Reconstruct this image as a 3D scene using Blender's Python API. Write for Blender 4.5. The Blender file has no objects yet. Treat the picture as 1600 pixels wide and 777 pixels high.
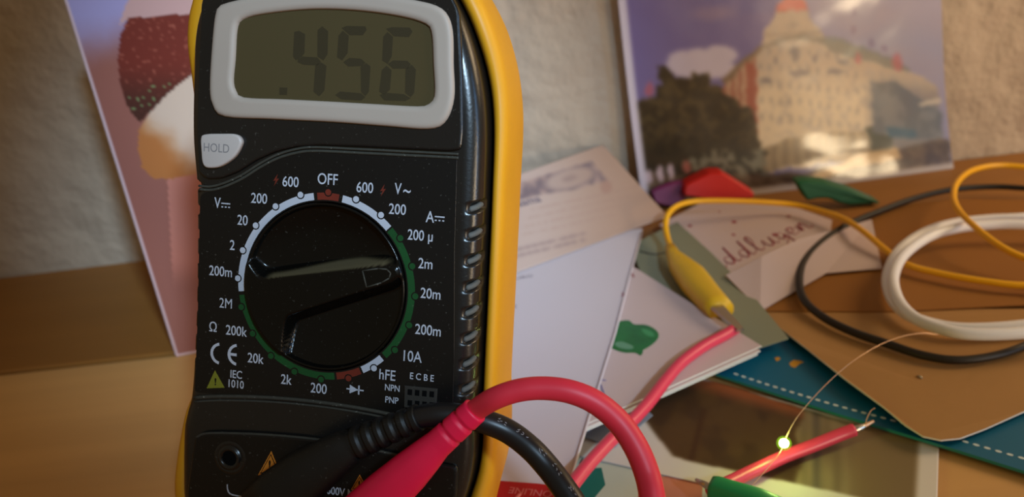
import bpy, bmesh, math, random
import numpy as np
from mathutils import Vector, Matrix, noise
random.seed(7)
SC = bpy.context.scene
COL = SC.collection
MM = 0.001
FPX, CX, CY = 1300.0, 800.0, 388.5
PITCH, ROLL, CAMH = math.radians(24), math.radians(6.5), 160.0     # camera height in mm over the desk

# ------------------------------------------------------------------ camera, world, lights
FW = Vector((0, math.cos(PITCH), -math.sin(PITCH)))
_r = Vector((1, 0, 0)); _d = FW.cross(_r)
CR = math.cos(ROLL)*_r + math.sin(ROLL)*_d
CD = -math.sin(ROLL)*_r + math.cos(ROLL)*_d
EYE = Vector((0, 0, CAMH))
cam_d = bpy.data.cameras.new('camera'); cam = bpy.data.objects.new('camera', cam_d); COL.objects.link(cam)
cam_d.sensor_width = 36; cam_d.lens = FPX/1600*36; cam_d.clip_start = 0.005; cam_d.clip_end = 20
m3 = Matrix((CR, -CD, -FW)).transposed()
cam.matrix_world = Matrix.Translation(EYE*MM) @ m3.to_4x4()
cam_d.dof.use_dof = True; cam_d.dof.focus_distance = 0.176; cam_d.dof.aperture_fstop = 17.0
SC.camera = cam
SC.view_settings.view_transform = 'Standard'; SC.view_settings.look = 'None'
SC.view_settings.exposure = 0.0; SC.view_settings.gamma = 1.0; SC.view_settings.use_curve_mapping = False

w = bpy.data.worlds.new('room_ambient'); SC.world = w; w.use_nodes = True
bg = w.node_tree.nodes['Background']; bg.inputs[0].default_value = (1.0, 0.74, 0.42, 1); bg.inputs[1].default_value = 0.18

def light(name, kind, loc, target, energy, color, **kw):
    d = bpy.data.lights.new(name, kind); d.energy = energy; d.color = color
    for k, v in kw.items(): setattr(d, k, v)
    o = bpy.data.objects.new(name, d); COL.objects.link(o)
    o.location = Vector(loc)*MM
    o.rotation_euler = (Vector(target)-Vector(loc)).to_track_quat('-Z', 'Y').to_euler()
    return o
# warm room lamp to the right of the desk, then unseen lights added for single effects
light('warm_lamp', 'AREA', (510, 262, 270), (235, 330, 20), 0.98, (1.0, 0.72, 0.42), shape='DISK', size=0.20)
light('postcard_glare_light', 'AREA', (452, -150, 80), (160, 400, 36), 0.75, (1.0, 0.77, 0.48), shape='DISK', size=0.12)  # unseen, added low down for the glare on the postcard
light('cool_patch_spot', 'SPOT', (330, -560, 640), (-42, 308, 66), 48.0, (0.52, 0.76, 1.0), spot_size=math.radians(13.0), spot_blend=0.3, shadow_soft_size=0.05)  # added spot, its cone shaped to the cool patch on the wall
light('case_edge_light', 'AREA', (840, -240, 220), (0, 200, 60), 1.2, (0.20, 0.52, 1.0), shape='RECTANGLE', size=0.055, size_y=0.42)  # added cool strip for the blue highlight along the case edge

# ------------------------------------------------------------------ pixel -> place helpers (all in mm)
def ray(px, py): return FW*FPX + CR*(px-CX) + CD*(py-CY)
def at(px, py, z=0.0):
    d = ray(px, py); return EYE + d*((z-CAMH)/d.z)
def dep(px, py, depth): return EYE + ray(px, py)*(depth/FPX)
def wall_y(x): return 402.3 + 0.0243*x
def onwall(px, py, off=0.0):
    d = ray(px, py); s = (402.3-off)/(d.y-0.0243*d.x); return EYE + d*s
# measured frame of the meter: face plane origin = centre of the rotary dial
MX = Vector((0.9614995556, -0.2556942257, -0.1006929365)); MY = Vector((0.1759015460, 0.2911302137, 0.9403732476))
MN = Vector((-0.2111332533, -0.9218805029, 0.3248985807)); MO = EYE + Vector((-40.42049688, 159.89812330, -75.17665714))
MBASE = (0.0, -75.0, -20.0)
def mw(x, y, z): return MO + MX*x + MY*y + MN*z            # meter local -> world
def mp(px, py, z=0.0):                                     # pixel -> meter local at height z
    d = ray(px, py); o = MO + MN*z - EYE
    q = d*((o.dot(MN))/(d.dot(MN))) - o
    return Vector((q.dot(MX), q.dot(MY), z))
def mr(x, y, z): return Vector((x-MBASE[0], y-MBASE[1], z-MBASE[2]))   # meter local -> root local
def wp(px, py, z): return mw(*mp(px, py, z))

# ------------------------------------------------------------------ materials
def s2l(c): return c/12.92 if c <= 0.04045 else ((c+0.055)/1.055)**2.4
def rgb(r, g, b): return (s2l(r/255), s2l(g/255), s2l(b/255), 1)
def mat(name, color, rough=0.5, spec=0.5, metal=0.0, var=0.08, vscale=60, bump=0.0, bscale=400, coat=0.0, stretch=None, dust=0.0, sss=0.0, bdist=0.002):
    m = bpy.data.materials.new(name); m.use_nodes = True
    nt = m.node_tree; N = nt.nodes; L = nt.links; b = N['Principled BSDF']
    b.inputs['Roughness'].default_value = rough; b.inputs['Metallic'].default_value = metal
    b.inputs['Specular IOR Level'].default_value = spec; b.inputs['Coat Weight'].default_value = coat; b.inputs['Coat Roughness'].default_value = 0.12
    if sss: b.inputs['Subsurface Weight'].default_value = sss; b.inputs['Subsurface Scale'].default_value = 0.002
    tc = N.new('ShaderNodeTexCoord'); mp_ = N.new('ShaderNodeMapping'); L.new(tc.outputs['Object'], mp_.inputs[0])
    if stretch: mp_.inputs['Scale'].default_value = stretch
    nz = N.new('ShaderNodeTexNoise'); nz.inputs['Scale'].default_value = vscale; nz.inputs['Detail'].default_value = 5
    L.new(mp_.outputs[0], nz.inputs['Vector'])
    mx = N.new('ShaderNodeMix'); mx.data_type = 'RGBA'; mx.blend_type = 'MIX'
    c = list(color)
    mx.inputs[6].default_value = [x*(1-var) for x in c[:3]]+[1]; mx.inputs[7].default_value = [min(1, x*(1+var)) for x in c[:3]]+[1]
    L.new(nz.outputs['Fac'], mx.inputs[0]); out = mx.outputs[2]
    if dust:
        v = N.new('ShaderNodeTexNoise'); v.inputs['Scale'].default_value = 1500; v.inputs['Detail'].default_value = 1
        L.new(tc.outputs['Object'], v.inputs['Vector'])
        r = N.new('ShaderNodeMapRange'); r.inputs[1].default_value = 0.70; r.inputs[2].default_value = 0.80; r.inputs[4].default_value = dust
        L.new(v.outputs['Fac'], r.inputs[0])
        m2 = N.new('ShaderNodeMix'); m2.data_type = 'RGBA'; m2.inputs[7].default_value = rgb(170, 165, 150)
        L.new(r.outputs[0], m2.inputs[0]); L.new(out, m2.inputs[6]); out = m2.outputs[2]
    L.new(out, b.inputs['Base Color'])
    if bump:
        n2 = N.new('ShaderNodeTexNoise'); n2.inputs['Scale'].default_value = bscale; n2.inputs['Detail'].default_value = 4
        L.new(mp_.outputs[0], n2.inputs['Vector'])
        bp = N.new('ShaderNodeBump'); bp.inputs['Strength'].default_value = bump; bp.inputs['Distance'].default_value = bdist
        L.new(n2.outputs['Fac'], bp.inputs['Height']); L.new(bp.outputs[0], b.inputs['Normal'])
    return m
def paint_mat(name, rough=0.4, spec=0.5, coat=0.0, bump=0.0, bscale=25):
    m = bpy.data.materials.new(name); m.use_nodes = True
    N = m.node_tree.nodes; L = m.node_tree.links; b = N['Principled BSDF']
    a = N.new('ShaderNodeAttribute'); a.attribute_name = 'print'
    L.new(a.outputs['Color'], b.inputs['Base Color']); b.inputs['Roughness'].default_value = rough
    b.inputs['Specular IOR Level'].default_value = spec; b.inputs['Coat Weight'].default_value = coat
    b.inputs['Coat Roughness'].default_value = 0.10
    if bump:
        tc = N.new('ShaderNodeTexCoord'); n2 = N.new('ShaderNodeTexNoise'); n2.inputs['Scale'].default_value = bscale
        L.new(tc.outputs['Object'], n2.inputs['Vector'])
        bp = N.new('ShaderNodeBump'); bp.inputs['Strength'].default_value = bump; bp.inputs['Distance'].default_value = 0.004
        L.new(n2.outputs['Fac'], bp.inputs['Height']); L.new(bp.outputs[0], b.inputs['Normal']); L.new(bp.outputs[0], b.inputs['Coat Normal'])
    return m

M = dict(
 wall=mat('plaster_wallpaper', rgb(192, 175, 155), 0.9, 0.2, var=0.10, vscale=14, bump=1.0, bscale=34, bdist=0.007),
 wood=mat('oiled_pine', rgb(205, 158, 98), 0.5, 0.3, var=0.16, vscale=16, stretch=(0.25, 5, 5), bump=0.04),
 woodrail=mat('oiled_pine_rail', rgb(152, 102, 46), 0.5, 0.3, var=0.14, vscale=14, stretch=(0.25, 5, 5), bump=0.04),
 black=mat('black_plastic', rgb(20, 19, 18), 0.27, 0.5, var=0.15, bump=0.03, bscale=1800, dust=0.08),
 panel=mat('black_panel', rgb(11, 10, 9), 0.38, 0.35, var=0.12, dust=0.12),
 gloss=mat('black_gloss', rgb(7, 7, 6), 0.22, 0.28, var=0.1, dust=0.06),
 dustyedge=mat('dusty_black_edge', rgb(54, 52, 44), 0.7, 0.3, var=0.35, vscale=700, dust=0.45),
 socket=mat('dusty_socket', rgb(46, 43, 38), 0.6, 0.3, dust=0.2),
 knoblit=mat('lit_knob_wall', rgb(60, 54, 40), 0.7, 0.3, var=0.3, vscale=900, dust=0.3),  # paler brown standing for the lit slope of the grip
 notch=mat('lit_notch', rgb(84, 84, 80), 0.7, 0.3, var=0.25, vscale=500),  # lighter grey stands for the lit lower faces of the notches
 hole=mat('dark_hole', rgb(5, 5, 5), 0.9, 0.1),
 yellow=mat('holster_rubber', rgb(212, 146, 18), 0.5, 0.4, var=0.06, vscale=90, sss=0.05),
 bezel=mat('grey_bezel', rgb(162, 146, 132), 0.55, 0.35, var=0.03),
 lcd=mat('lcd_glass', rgb(70, 60, 38), 0.22, 0.4, var=0.08, vscale=25),
 seg=mat('lcd_segment', rgb(52, 45, 30), 0.3, 0.4, var=0.05),
 button=mat('button_white', rgb(178, 166, 158), 0.4, 0.4, var=0.03),
 engraved=mat('engraved_grey', rgb(120, 114, 112), 0.7),
 white=mat('print_white', rgb(172, 174, 182), 0.6, 0.3, var=0.05, vscale=400),
 green=mat('print_green', rgb(15, 66, 28), 0.5, 0.3, var=0.2, vscale=200, dust=0.08),
 redp=mat('print_red', rgb(102, 34, 20), 0.55, 0.3, var=0.25, vscale=300),
 orange=mat('print_orange', rgb(196, 118, 36), 0.5, 0.3),
 olive=mat('print_olive', rgb(112, 112, 30), 0.6, 0.3),
 redplug=mat('red_plug_rubber', rgb(222, 22, 66), 0.42, 0.4, var=0.06, vscale=200),
 redcable=mat('red_cable_rubber', rgb(212, 44, 62), 0.45, 0.4, var=0.05, vscale=200),
 redwire=mat('red_wire_pvc', rgb(222, 62, 92), 0.35, 0.5, var=0.04),
 blackcable=mat('black_cable_rubber', rgb(17, 17, 20), 0.36, 0.5, var=0.1, vscale=200),
 blackplug=mat('black_plug_rubber', rgb(16, 15, 13), 0.5, 0.35, var=0.2, vscale=250, dust=0.08),
 blackwire=mat('black_wire_pvc', rgb(34, 28, 22), 0.5, 0.4),
 cableprint=mat('cable_print', rgb(150, 152, 160), 0.6),
 yellowwire=mat('yellow_wire_pvc', rgb(244, 178, 12), 0.42, 0.45, var=0.04),
 clipyellow=mat('yellow_clip_boot', rgb(216, 172, 34), 0.42, 0.45, var=0.06, sss=0.05),
 clipgreen=mat('green_clip_boot', rgb(16, 150, 84), 0.4, 0.45, var=0.06),
 clipdark=mat('dark_green_clip_boot', rgb(20, 92, 56), 0.45, 0.4, var=0.08),
 clipred=mat('red_clip_boot', rgb(206, 30, 22), 0.45, 0.4, var=0.06),
 purple=mat('purple_plastic', rgb(120, 40, 96), 0.5),
 steel=mat('plated_steel', rgb(190, 184, 172), 0.28, 0.5, metal=1.0, var=0.12),
 copper=mat('copper_pin', rgb(140, 96, 66), 0.35, 0.5, metal=1.0, var=0.2),
 enamel=mat('enamel_copper_wire', rgb(236, 190, 150), 0.3, 0.6, metal=0.4),
 whitecable=mat('white_cable_pvc', rgb(238, 238, 242), 0.4, 0.45, var=0.03),
 paper=mat('white_paper', rgb(212, 204, 212), 0.75, 0.25, var=0.02, vscale=30),
 paperpink=mat('pinkish_paper', rgb(206, 188, 188), 0.7, 0.25, var=0.02),
 paperedge=mat('paper_edge', rgb(240, 238, 236), 0.8, 0.2),
 ink=mat('grey_ink', rgb(120, 108, 120), 0.8), inkred=mat('red_ink', rgb(150, 26, 56), 0.7),
 inkgreen=mat('green_paint', rgb(18, 110, 52), 0.35, 0.45, var=0.45, vscale=160),
 inkblue=mat('blue_ink', rgb(96, 92, 160), 0.7),
 greencard=mat('grey_green_card', rgb(136, 140, 118), 0.6, 0.3, var=0.05, vscale=30),
 kraft=mat('kraft_paper', rgb(172, 130, 80), 0.75, 0.2, var=0.06, vscale=40, bump=0.06, bscale=300),
 kraftdark=mat('kraft_envelope', rgb(150, 100, 46), 0.7, 0.2, var=0.06, vscale=30),
 teal=mat('teal_card', rgb(0, 98, 134), 0.5, 0.35, var=0.08, vscale=30),
 tealedge=mat('teal_edge', rgb(40, 140, 140), 0.5),
 stitch=mat('white_print', rgb(206, 226, 230), 0.6),
 gold=mat('gold_print', rgb(206, 150, 30), 0.5),
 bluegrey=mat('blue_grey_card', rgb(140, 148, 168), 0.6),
 leaflet=mat('pale_leaflet', rgb(196, 204, 192), 0.6, 0.3, var=0.03),
 tealblock=mat('teal_print', rgb(30, 112, 104), 0.5, 0.3, var=0.1, vscale=60),
 skinprint=mat('reddish_print', rgb(198, 128, 108), 0.6, 0.3, var=0.3, vscale=60),
 flyer=mat('red_flyer', rgb(186, 16, 22), 0.45, 0.35, var=0.05), flyertext=mat('flyer_lettering', rgb(214, 110, 110), 0.6),
 print=paint_mat('glossy_photo_print', 0.35, 0.4, 1.0, 0.35, 22),
 matte=paint_mat('matte_print', 0.7, 0.25), satin=paint_mat('satin_print', 0.6, 0.3),
)
def knob_mat():                          # dusty gloss black, the lit slope of the grip painted as a brown band
    m = mat('dial_dusty_lit_slope', rgb(7, 7, 6), 0.22, 0.28, var=0.1, dust=0.06); N = m.node_tree.nodes; L = m.node_tree.links; b = N['Principled BSDF']
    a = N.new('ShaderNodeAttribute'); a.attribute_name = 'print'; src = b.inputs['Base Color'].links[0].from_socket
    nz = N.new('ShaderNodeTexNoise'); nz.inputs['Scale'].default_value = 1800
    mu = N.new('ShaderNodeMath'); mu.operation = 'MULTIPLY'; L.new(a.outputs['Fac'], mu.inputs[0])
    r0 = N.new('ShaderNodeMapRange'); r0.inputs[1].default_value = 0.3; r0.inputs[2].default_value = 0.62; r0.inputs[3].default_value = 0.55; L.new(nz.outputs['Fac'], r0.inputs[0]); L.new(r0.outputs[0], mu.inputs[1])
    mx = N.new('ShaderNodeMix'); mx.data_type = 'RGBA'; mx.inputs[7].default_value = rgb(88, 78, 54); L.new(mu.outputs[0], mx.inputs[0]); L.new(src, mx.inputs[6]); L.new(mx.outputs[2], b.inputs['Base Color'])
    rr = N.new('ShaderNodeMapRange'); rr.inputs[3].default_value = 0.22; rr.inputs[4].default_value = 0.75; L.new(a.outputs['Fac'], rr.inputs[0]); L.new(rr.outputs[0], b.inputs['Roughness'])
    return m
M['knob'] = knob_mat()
led_m = bpy.data.materials.new('led_glow'); led_m.use_nodes = True
_b = led_m.node_tree.nodes['Principled BSDF']; _b.inputs['Emission Color'].default_value = (0.72, 1.0, 0.22, 1); _b.inputs['Emission Strength'].default_value = 60
_nz = led_m.node_tree.nodes.new('ShaderNodeTexNoise'); led_m.node_tree.links.new(_nz.outputs['Color'], _b.inputs['Base Color'])

halo_m = bpy.data.materials.new('led_halo_shell'); halo_m.use_nodes = True  # faintly glowing shell added as the halo round the LED
_n = halo_m.node_tree.nodes; _l = halo_m.node_tree.links; _n.remove(_n['Principled BSDF'])
_t = _n.new('ShaderNodeBsdfTransparent'); _e = _n.new('ShaderNodeEmission'); _e.inputs[0].default_value = (0.45, 0.9, 0.03, 1); _e.inputs[1].default_value = 0.9
_nz = _n.new('ShaderNodeTexNoise'); _nz.inputs['Scale'].default_value = 900
_mr = _n.new('ShaderNodeMapRange'); _mr.inputs[3].default_value = 0.2; _mr.inputs[4].default_value = 0.34; _l.new(_nz.outputs['Fac'], _mr.inputs[0])
_m = _n.new('ShaderNodeMixShader'); _l.new(_mr.outputs[0], _m.inputs[0]); _l.new(_t.outputs[0], _m.inputs[1]); _l.new(_e.outputs[0], _m.inputs[2]); _l.new(_m.outputs[0], _n['Material Output'].inputs[0])

# ------------------------------------------------------------------ mesh helpers
def link(name, me, parent=None, smooth=False):
    o = bpy.data.objects.new(name, me); COL.objects.link(o)
    if parent: o.parent = parent
    if smooth:
        for p in me.polygons: p.use_smooth = True
    return o
def mesh(name, vs, fs, m, parent=None, smooth=False, mats=None, fm=None):
    me = bpy.data.meshes.new(name); me.from_pydata([tuple(Vector(v)*MM) for v in vs], [], fs)
    for k in (mats or [m]): me.materials.append(k)
    if fm:
        for p, i in zip(me.polygons, fm): p.material_index = i
    bm = bmesh.new(); bm.from_mesh(me); bmesh.ops.recalc_face_normals(bm, faces=bm.faces); bm.to_mesh(me); bm.free()
    return link(name, me, parent, smooth)
def tag(o, label, cat, group=None, kind=None):
    o['label'] = label; o['category'] = cat
    if group: o['group'] = group
    if kind: o['kind'] = kind
    return o
def empty(name, loc, label, cat, group=None):
    o = bpy.data.objects.new(name, None); COL.objects.link(o); o.location = Vector(loc)*MM; o.empty_display_size = 0.01
    return tag(o, label, cat, group)
def shift(o, root):                      # world-built part under a root Empty that has only a translation
    o.parent = root; o.matrix_parent_inverse = Matrix.Translation(-root.location); return o
def anchored(o):                         # move the origin of a one-mesh thing to its base
    me = o.data; xs = [v.co for v in me.vertices]
    c = Vector((sum(v.x for v in xs)/len(xs), sum(v.y for v in xs)/len(xs), min(v.z for v in xs)))
    me.transform(Matrix.Translation(-c)); o.location = c; return o

def catmull(pts, n=10):
    pts = [Vector(p) for p in pts]; P = [pts[0]*2-pts[1]]+pts+[pts[-1]*2-pts[-2]]; out = []
    for i in range(1, len(P)-2):
        a, b, c, d = P[i-1:i+3]
        for k in range(n):
            t = k/n; out.append(0.5*((2*b)+(c-a)*t+(2*a-5*b+4*c-d)*t*t+(3*b-a-3*c+d)*t*t*t))
    out.append(pts[-1]); return out
def frames(path, up=None):
    T = []
    for i in range(len(path)):
        T.append((path[min(i+1, len(path)-1)]-path[max(i-1, 0)]).normalized())
    u = up or Vector((0, 0, 1))
    if abs(u.dot(T[0])) > 0.95: u = Vector((1, 0, 0.2))
    S = (T[0].cross(u)).normalized(); fr = []
    for t in T:
        S = (S - t*S.dot(t)).normalized(); fr.append((S, S.cross(t).normalized()))
    return fr
def tube_geo(path, r, seg=14, cap=True):
    fr = frames(path); vs = []; fs = []
    for i, (p, (a, b)) in enumerate(zip(path, fr)):
        rr = r(i/(len(path)-1)) if callable(r) else r
        for k in range(seg):
            t = 2*math.pi*k/seg; vs.append(p+a*(rr*math.cos(t))+b*(rr*math.sin(t)))
    n = len(path)
    for i in range(n-1):
        for k in range(seg):
            k2 = (k+1) % seg; fs.append((i*seg+k, i*seg+k2, (i+1)*seg+k2, (i+1)*seg+k))
    if cap: fs.append(tuple(range(seg))[::-1]); fs.append(tuple((n-1)*seg+k for k in range(seg)))
    return vs, fs
def tube(name, pts, r, m, parent=None, seg=14, n=10):
    vs, fs = tube_geo(catmull(pts, n), r, seg); return mesh(name, vs, fs, m, parent, True)
def loft(name, secs, m, parent=None, up=Vector((0, 0, 1)), seg=28, ex=2.6, mats=None):
    """secs: (centre, half width, half height); a rounded bar through the sections"""
    path = [Vector(s[0]) for s in secs]; vs = []; fs = []
    for i, s in enumerate(secs):
        t = (path[min(i+1, len(path)-1)]-path[max(i-1, 0)]).normalized()
        S = t.cross(up).normalized(); U = S.cross(t)
        for k in range(seg):
            a = 2*math.pi*k/seg; c, d = math.cos(a), math.sin(a)
            x = math.copysign(abs(c)**(2/ex), c)*s[1]; y = math.copysign(abs(d)**(2/ex), d)*s[2]
            vs.append(path[i]+S*x+U*y)
    n = len(secs)
    for i in range(n-1):
        for k in range(seg):
            k2 = (k+1) % seg; fs.append((i*seg+k, i*seg+k2, (i+1)*seg+k2, (i+1)*seg+k))
    fs.append(tuple(range(seg))[::-1]); fs.append(tuple((n-1)*seg+k for k in range(seg)))
    return mesh(name, vs, fs, m, parent, True)
def offset_poly(P, d):
    n = len(P); out = []; A = sum(P[i][0]*P[(i+1) % n][1]-P[(i+1) % n][0]*P[i][1] for i in range(n)); sg = 1 if A > 0 else -1
    for i in range(n):
        a, b, c = Vector(P[i-1][:2]), Vector(P[i][:2]), Vector(P[(i+1) % n][:2])
        e1 = (b-a).normalized(); e2 = (c-b).normalized()
        n1 = Vector((e1.y, -e1.x))*sg; n2 = Vector((e2.y, -e2.x))*sg
        v = n1+n2; v = v/max(0.3, v.length_squared/2) if v.length > 1e-6 else n1
        out.append((b.x+v.x*d, b.y+v.y*d))
    return out
def smooth_poly(P, n=6, corner=None):
    P = [Vector((p[0], p[1], 0)) for p in P]; out = []; N_ = len(P)
    for i in range(N_):
        a, b, c, d = P[i-1], P[i], P[(i+1) % N_], P[(i+2) % N_]
        for k in range(n):
            t = k/n; q = 0.5*((2*b)+(c-a)*t+(2*a-5*b+4*c-d)*t*t+(3*b-a-3*c+d)*t*t*t); out.append((q.x, q.y))
    return out
def round_poly(P, r, n=6):
    out = []; N_ = len(P)
    for i in range(N_):
        a, b, c = Vector(P[i-1]), Vector(P[i]), Vector(P[(i+1) % N_])
        rr = r[i] if isinstance(r, (list, tuple)) else r
        rr = min(rr, (a-b).length*0.45, (c-b).length*0.45)
        p, q = b+(a-b).normalized()*rr, b+(c-b).normalized()*rr
        for k in range(n+1):
            t = k/n; v = p*(1-t)**2+b*2*t*(1-t)+q*t*t; out.append((v.x, v.y))
    return out
def slab(P, z0, z1, bev=0.0, nb=3, f=mr):
    """polygon P (mm) raised from z0 to z1 with a rounded top edge; returns verts, faces"""
    n = len(P); rings = [(P, z0)]
    if bev:
        for k in range(nb+1):
            a = k/nb*math.pi/2; rings.append((offset_poly(P, -bev*(1-math.cos(a))), z1-bev+bev*math.sin(a)))
    else: rings.append((P, z1))
    vs = [f(x, y, z) for R_, z in rings for x, y in R_]; fs = []
    for j in range(len(rings)-1):
        for i in range(n):
            i2 = (i+1) % n; fs.append((j*n+i, j*n+i2, (j+1)*n+i2, (j+1)*n+i))
    fs.append(tuple(range(n))[::-1]); fs.append(tuple((len(rings)-1)*n+i for i in range(n)))
    return vs, fs
def join_geo(*gs):
    V, F = [], []
    for vs, fs in gs:
        o = len(V); V += vs; F += [tuple(i+o for i in f) for f in fs]
    return V, F
def sheet(name, P, t, m, parent=None, edge=None):
    """flat or slightly warped sheet: P = world points of the outline (mm) on its underside"""
    n = len(P); vs = list(P)+[p+Vector((0, 0, t)) for p in P]
    fs = [tuple(range(n))[::-1], tuple(range(n, 2*n))]+[(i, (i+1) % n, n+(i+1) % n, n+i) for i in range(n)]
    fm = [0, 0]+[1 if edge else 0]*n
    o = mesh(name, vs, fs, m, parent, mats=[m]+([edge] if edge else []), fm=fm)
    return o
def text_mesh(name, s, size, m, frame, parent=None, xs=0.82, shear=0.0, bold=0.0, depth=0.05, align='CENTER'):
    """frame(x, y, z) maps text plane mm to mm of the parent's space"""
    c = bpy.data.curves.new(name, 'FONT'); c.body = s; c.size = size; c.align_x = align; c.align_y = 'CENTER'; c.shear = shear
    c.offset = bold; c.extrude = depth/2; c.resolution_u = 4
    o = bpy.data.objects.new(name, c); COL.objects.link(o)
    dg = bpy.context.evaluated_depsgraph_get(); dg.update()
    me = bpy.data.meshes.new_from_object(o.evaluated_get(dg)); bpy.data.objects.remove(o); bpy.data.curves.remove(c)
    for v in me.vertices: v.co = Vector(frame(v.co.x*xs, v.co.y, v.co.z+depth/2))*MM
    me.name = name; me.materials.clear(); me.materials.append(m)
    return link(name, me, parent)
def fr_flat(px, py, z, px2, py2, k=1.0):
    """text frame lying level at height z with its baseline running from one pixel to another"""
    a, b = at(px, py, z), at(px2, py2, z); ux = (b-a).normalized(); uy = Vector((0, 0, 1)).cross(ux)
    return lambda x, y, q: a+ux*x+uy*y*k+Vector((0, 0, q))
def painted(name, corners, nu, nv, fn, m, t=0.3, warp=None, parent=None, blur=0):
    """printed card: corners TL, TR, BR, BL (world mm); fn(u, v) -> sRGB 0-255 of the print; v runs down"""
    TL, TR, BR, BL = corners; nrm = (TR-TL).cross(BL-TL).normalized()*-1
    if nrm.dot(EYE-TL) < 0: nrm = -nrm
    vs = []; cols = []
    for side in (0, 1):
        for j in range(nv+1):
            for i in range(nu+1):
                u, v = i/nu, j/nv; p = (TL*(1-u)+TR*u)*(1-v)+(BL*(1-u)+BR*u)*v
                if warp: p = p+nrm*warp(u, v)
                vs.append(p-nrm*(t*side)); cols.append(fn(u, v) if side == 0 else (215, 210, 208))
    W = nu+1; O = W*(nv+1); fs = []
    if blur:
        G = np.array(cols[:O], float).reshape(nv+1, nu+1, 3)
        for _ in range(3):
            for ax_ in (0, 1):
                Pd = np.pad(G, [(blur, blur) if a_ == ax_ else (0, 0) for a_ in range(3)], mode='edge')
                G = sum(np.take(Pd, range(k, k+G.shape[ax_]), axis=ax_) for k in range(2*blur+1))/(2*blur+1)
        cols = [tuple(c) for c in G.reshape(-1, 3)]+cols[O:]
    for j in range(nv):
        for i in range(nu):
            a = j*W+i; fs.append((a, a+W, a+W+1, a+1)); fs.append((O+a, O+a+1, O+a+W+1, O+a+W))
    rim = [i for i in range(W)]+[j*W+nu for j in range(1, nv+1)]+[nv*W+i for i in range(nu-1, -1, -1)]+[j*W for j in range(nv-1, 0, -1)]
    for a, b in zip(rim, rim[1:]+rim[:1]): fs.append((a, b, O+b, O+a))
    me = bpy.data.meshes.new(name); me.from_pydata([tuple(v*MM) for v in vs], [], fs); me.materials.append(m)
    ca = me.color_attributes.new('print', 'FLOAT_COLOR', 'POINT')
    for i, c in enumerate(cols): ca.data[i].color = rgb(*[max(0, min(255, x)) for x in c])
    return link(name, me, parent, True)
def inpoly(x, y, P):
    r = False; n = len(P); j = n-1
    for i in range(n):
        if (P[i][1] > y) != (P[j][1] > y) and x < (P[j][0]-P[i][0])*(y-P[i][1])/(P[j][1]-P[i][1])+P[i][0]: r = not r
        j = i
    return r
def fbm(x, y, s=1.0): return noise.fractal(Vector((x*s, y*s, 3.7)), 1.0, 2.0, 4)
def mixc(a, b, t):
    t = max(0, min(1, t)); return tuple(p*(1-t)+q*t for p, q in zip(a, b))
def sstep(a, b, x):
    t = max(0, min(1, (x-a)/(b-a))); return t*t*(3-2*t)

# ------------------------------------------------------------------ the setting: wall and desk
X0, X1 = -620, 720
wv = []
for y0, z in ((0, -60), (0, 620)):
    for x in (X0, X1): wv.append((x, wall_y(x), z))
vs = [wv[0], wv[1], wv[3], wv[2]]; vs += [(x, y+30, z) for x, y, z in vs]
wall = mesh('wall_back', vs, [(0, 1, 2, 3), (4, 5, 6, 7), (0, 1, 5, 4), (1, 2, 6, 5), (2, 3, 7, 6), (3, 0, 4, 7)], M['wall'])
wall['kind'] = 'structure'
desk = empty('desk', (0, 180, -28), 'orange-brown wooden desk under the papers, against the plaster wall', 'desk')
SEAM = 294.0
def board(P, z0, z1, m, name):
    v, f = slab(P, z0, z1, 1.2, 3, lambda x, y, z: Vector((x, y, z))); return shift(mesh(name, v, f, m, None), desk)
board([(X0, -420), (X1, -420), (X1, SEAM-0.9), (X0, SEAM-0.9)], -26, 0, M['wood'], 'desktop')
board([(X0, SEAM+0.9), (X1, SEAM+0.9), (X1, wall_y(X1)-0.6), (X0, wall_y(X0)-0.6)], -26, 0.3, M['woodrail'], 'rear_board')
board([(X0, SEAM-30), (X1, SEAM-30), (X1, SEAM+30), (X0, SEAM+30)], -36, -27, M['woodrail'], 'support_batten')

# ------------------------------------------------------------------ the multimeter
meter = empty('multimeter', (0, 0, 0), 'black digital multimeter in a yellow rubber holster, its display reading .456', 'multimeter')
R3 = Matrix((MX, MY, MN)).transposed()
meter.matrix_world = Matrix.Translation(mw(*MBASE)*MM) @ R3.to_4x4()

def interp(tab, y):                      # smooth cubic through the measured widths
    if y <= tab[0][0]: return tab[0][1]
    if y >= tab[-1][0]: return tab[-1][1]
    for i in range(len(tab)-1):
        (a, p), (b, q) = tab[i], tab[i+1]
        if y <= b:
            (a0, p0), (b1, q1) = tab[max(i-1, 0)], tab[min(i+2, len(tab)-1)]
            ma, mb = (q-p0)/max(1e-6, b-a0)*(b-a), (q1-p)/max(1e-6, b1-a)*(b-a); t = (y-a)/(b-a)
            return (2*t**3-3*t*t+1)*p+(t**3-2*t*t+t)*ma+(-2*t**3+3*t*t)*q+(t**3-t*t)*mb
RT = [(-71, 26), (-62, 29), (-53, 30.6), (-46, 31.9), (-39, 33.4), (-32, 33.9), (-24, 33.4), (0, 33.0), (22, 32.6), (37, 32.0), (47, 30.2), (56, 27.0), (62, 23.6), (66, 20.4), (70, 15)]
LT = [(-71, 27), (-62, 31), (-53, 33.6), (-46, 34.0), (-36, 34.0), (-32.5, 33.4), (-28.5, 32.4), (-18, 31.8), (-2, 31.6), (18, 32.0), (30, 33.2), (44, 33.3), (53, 32.9), (60, 30.5), (66, 25.5), (70, 19)]
NOTCH = [19.4-5.43*i for i in range(8)]
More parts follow.
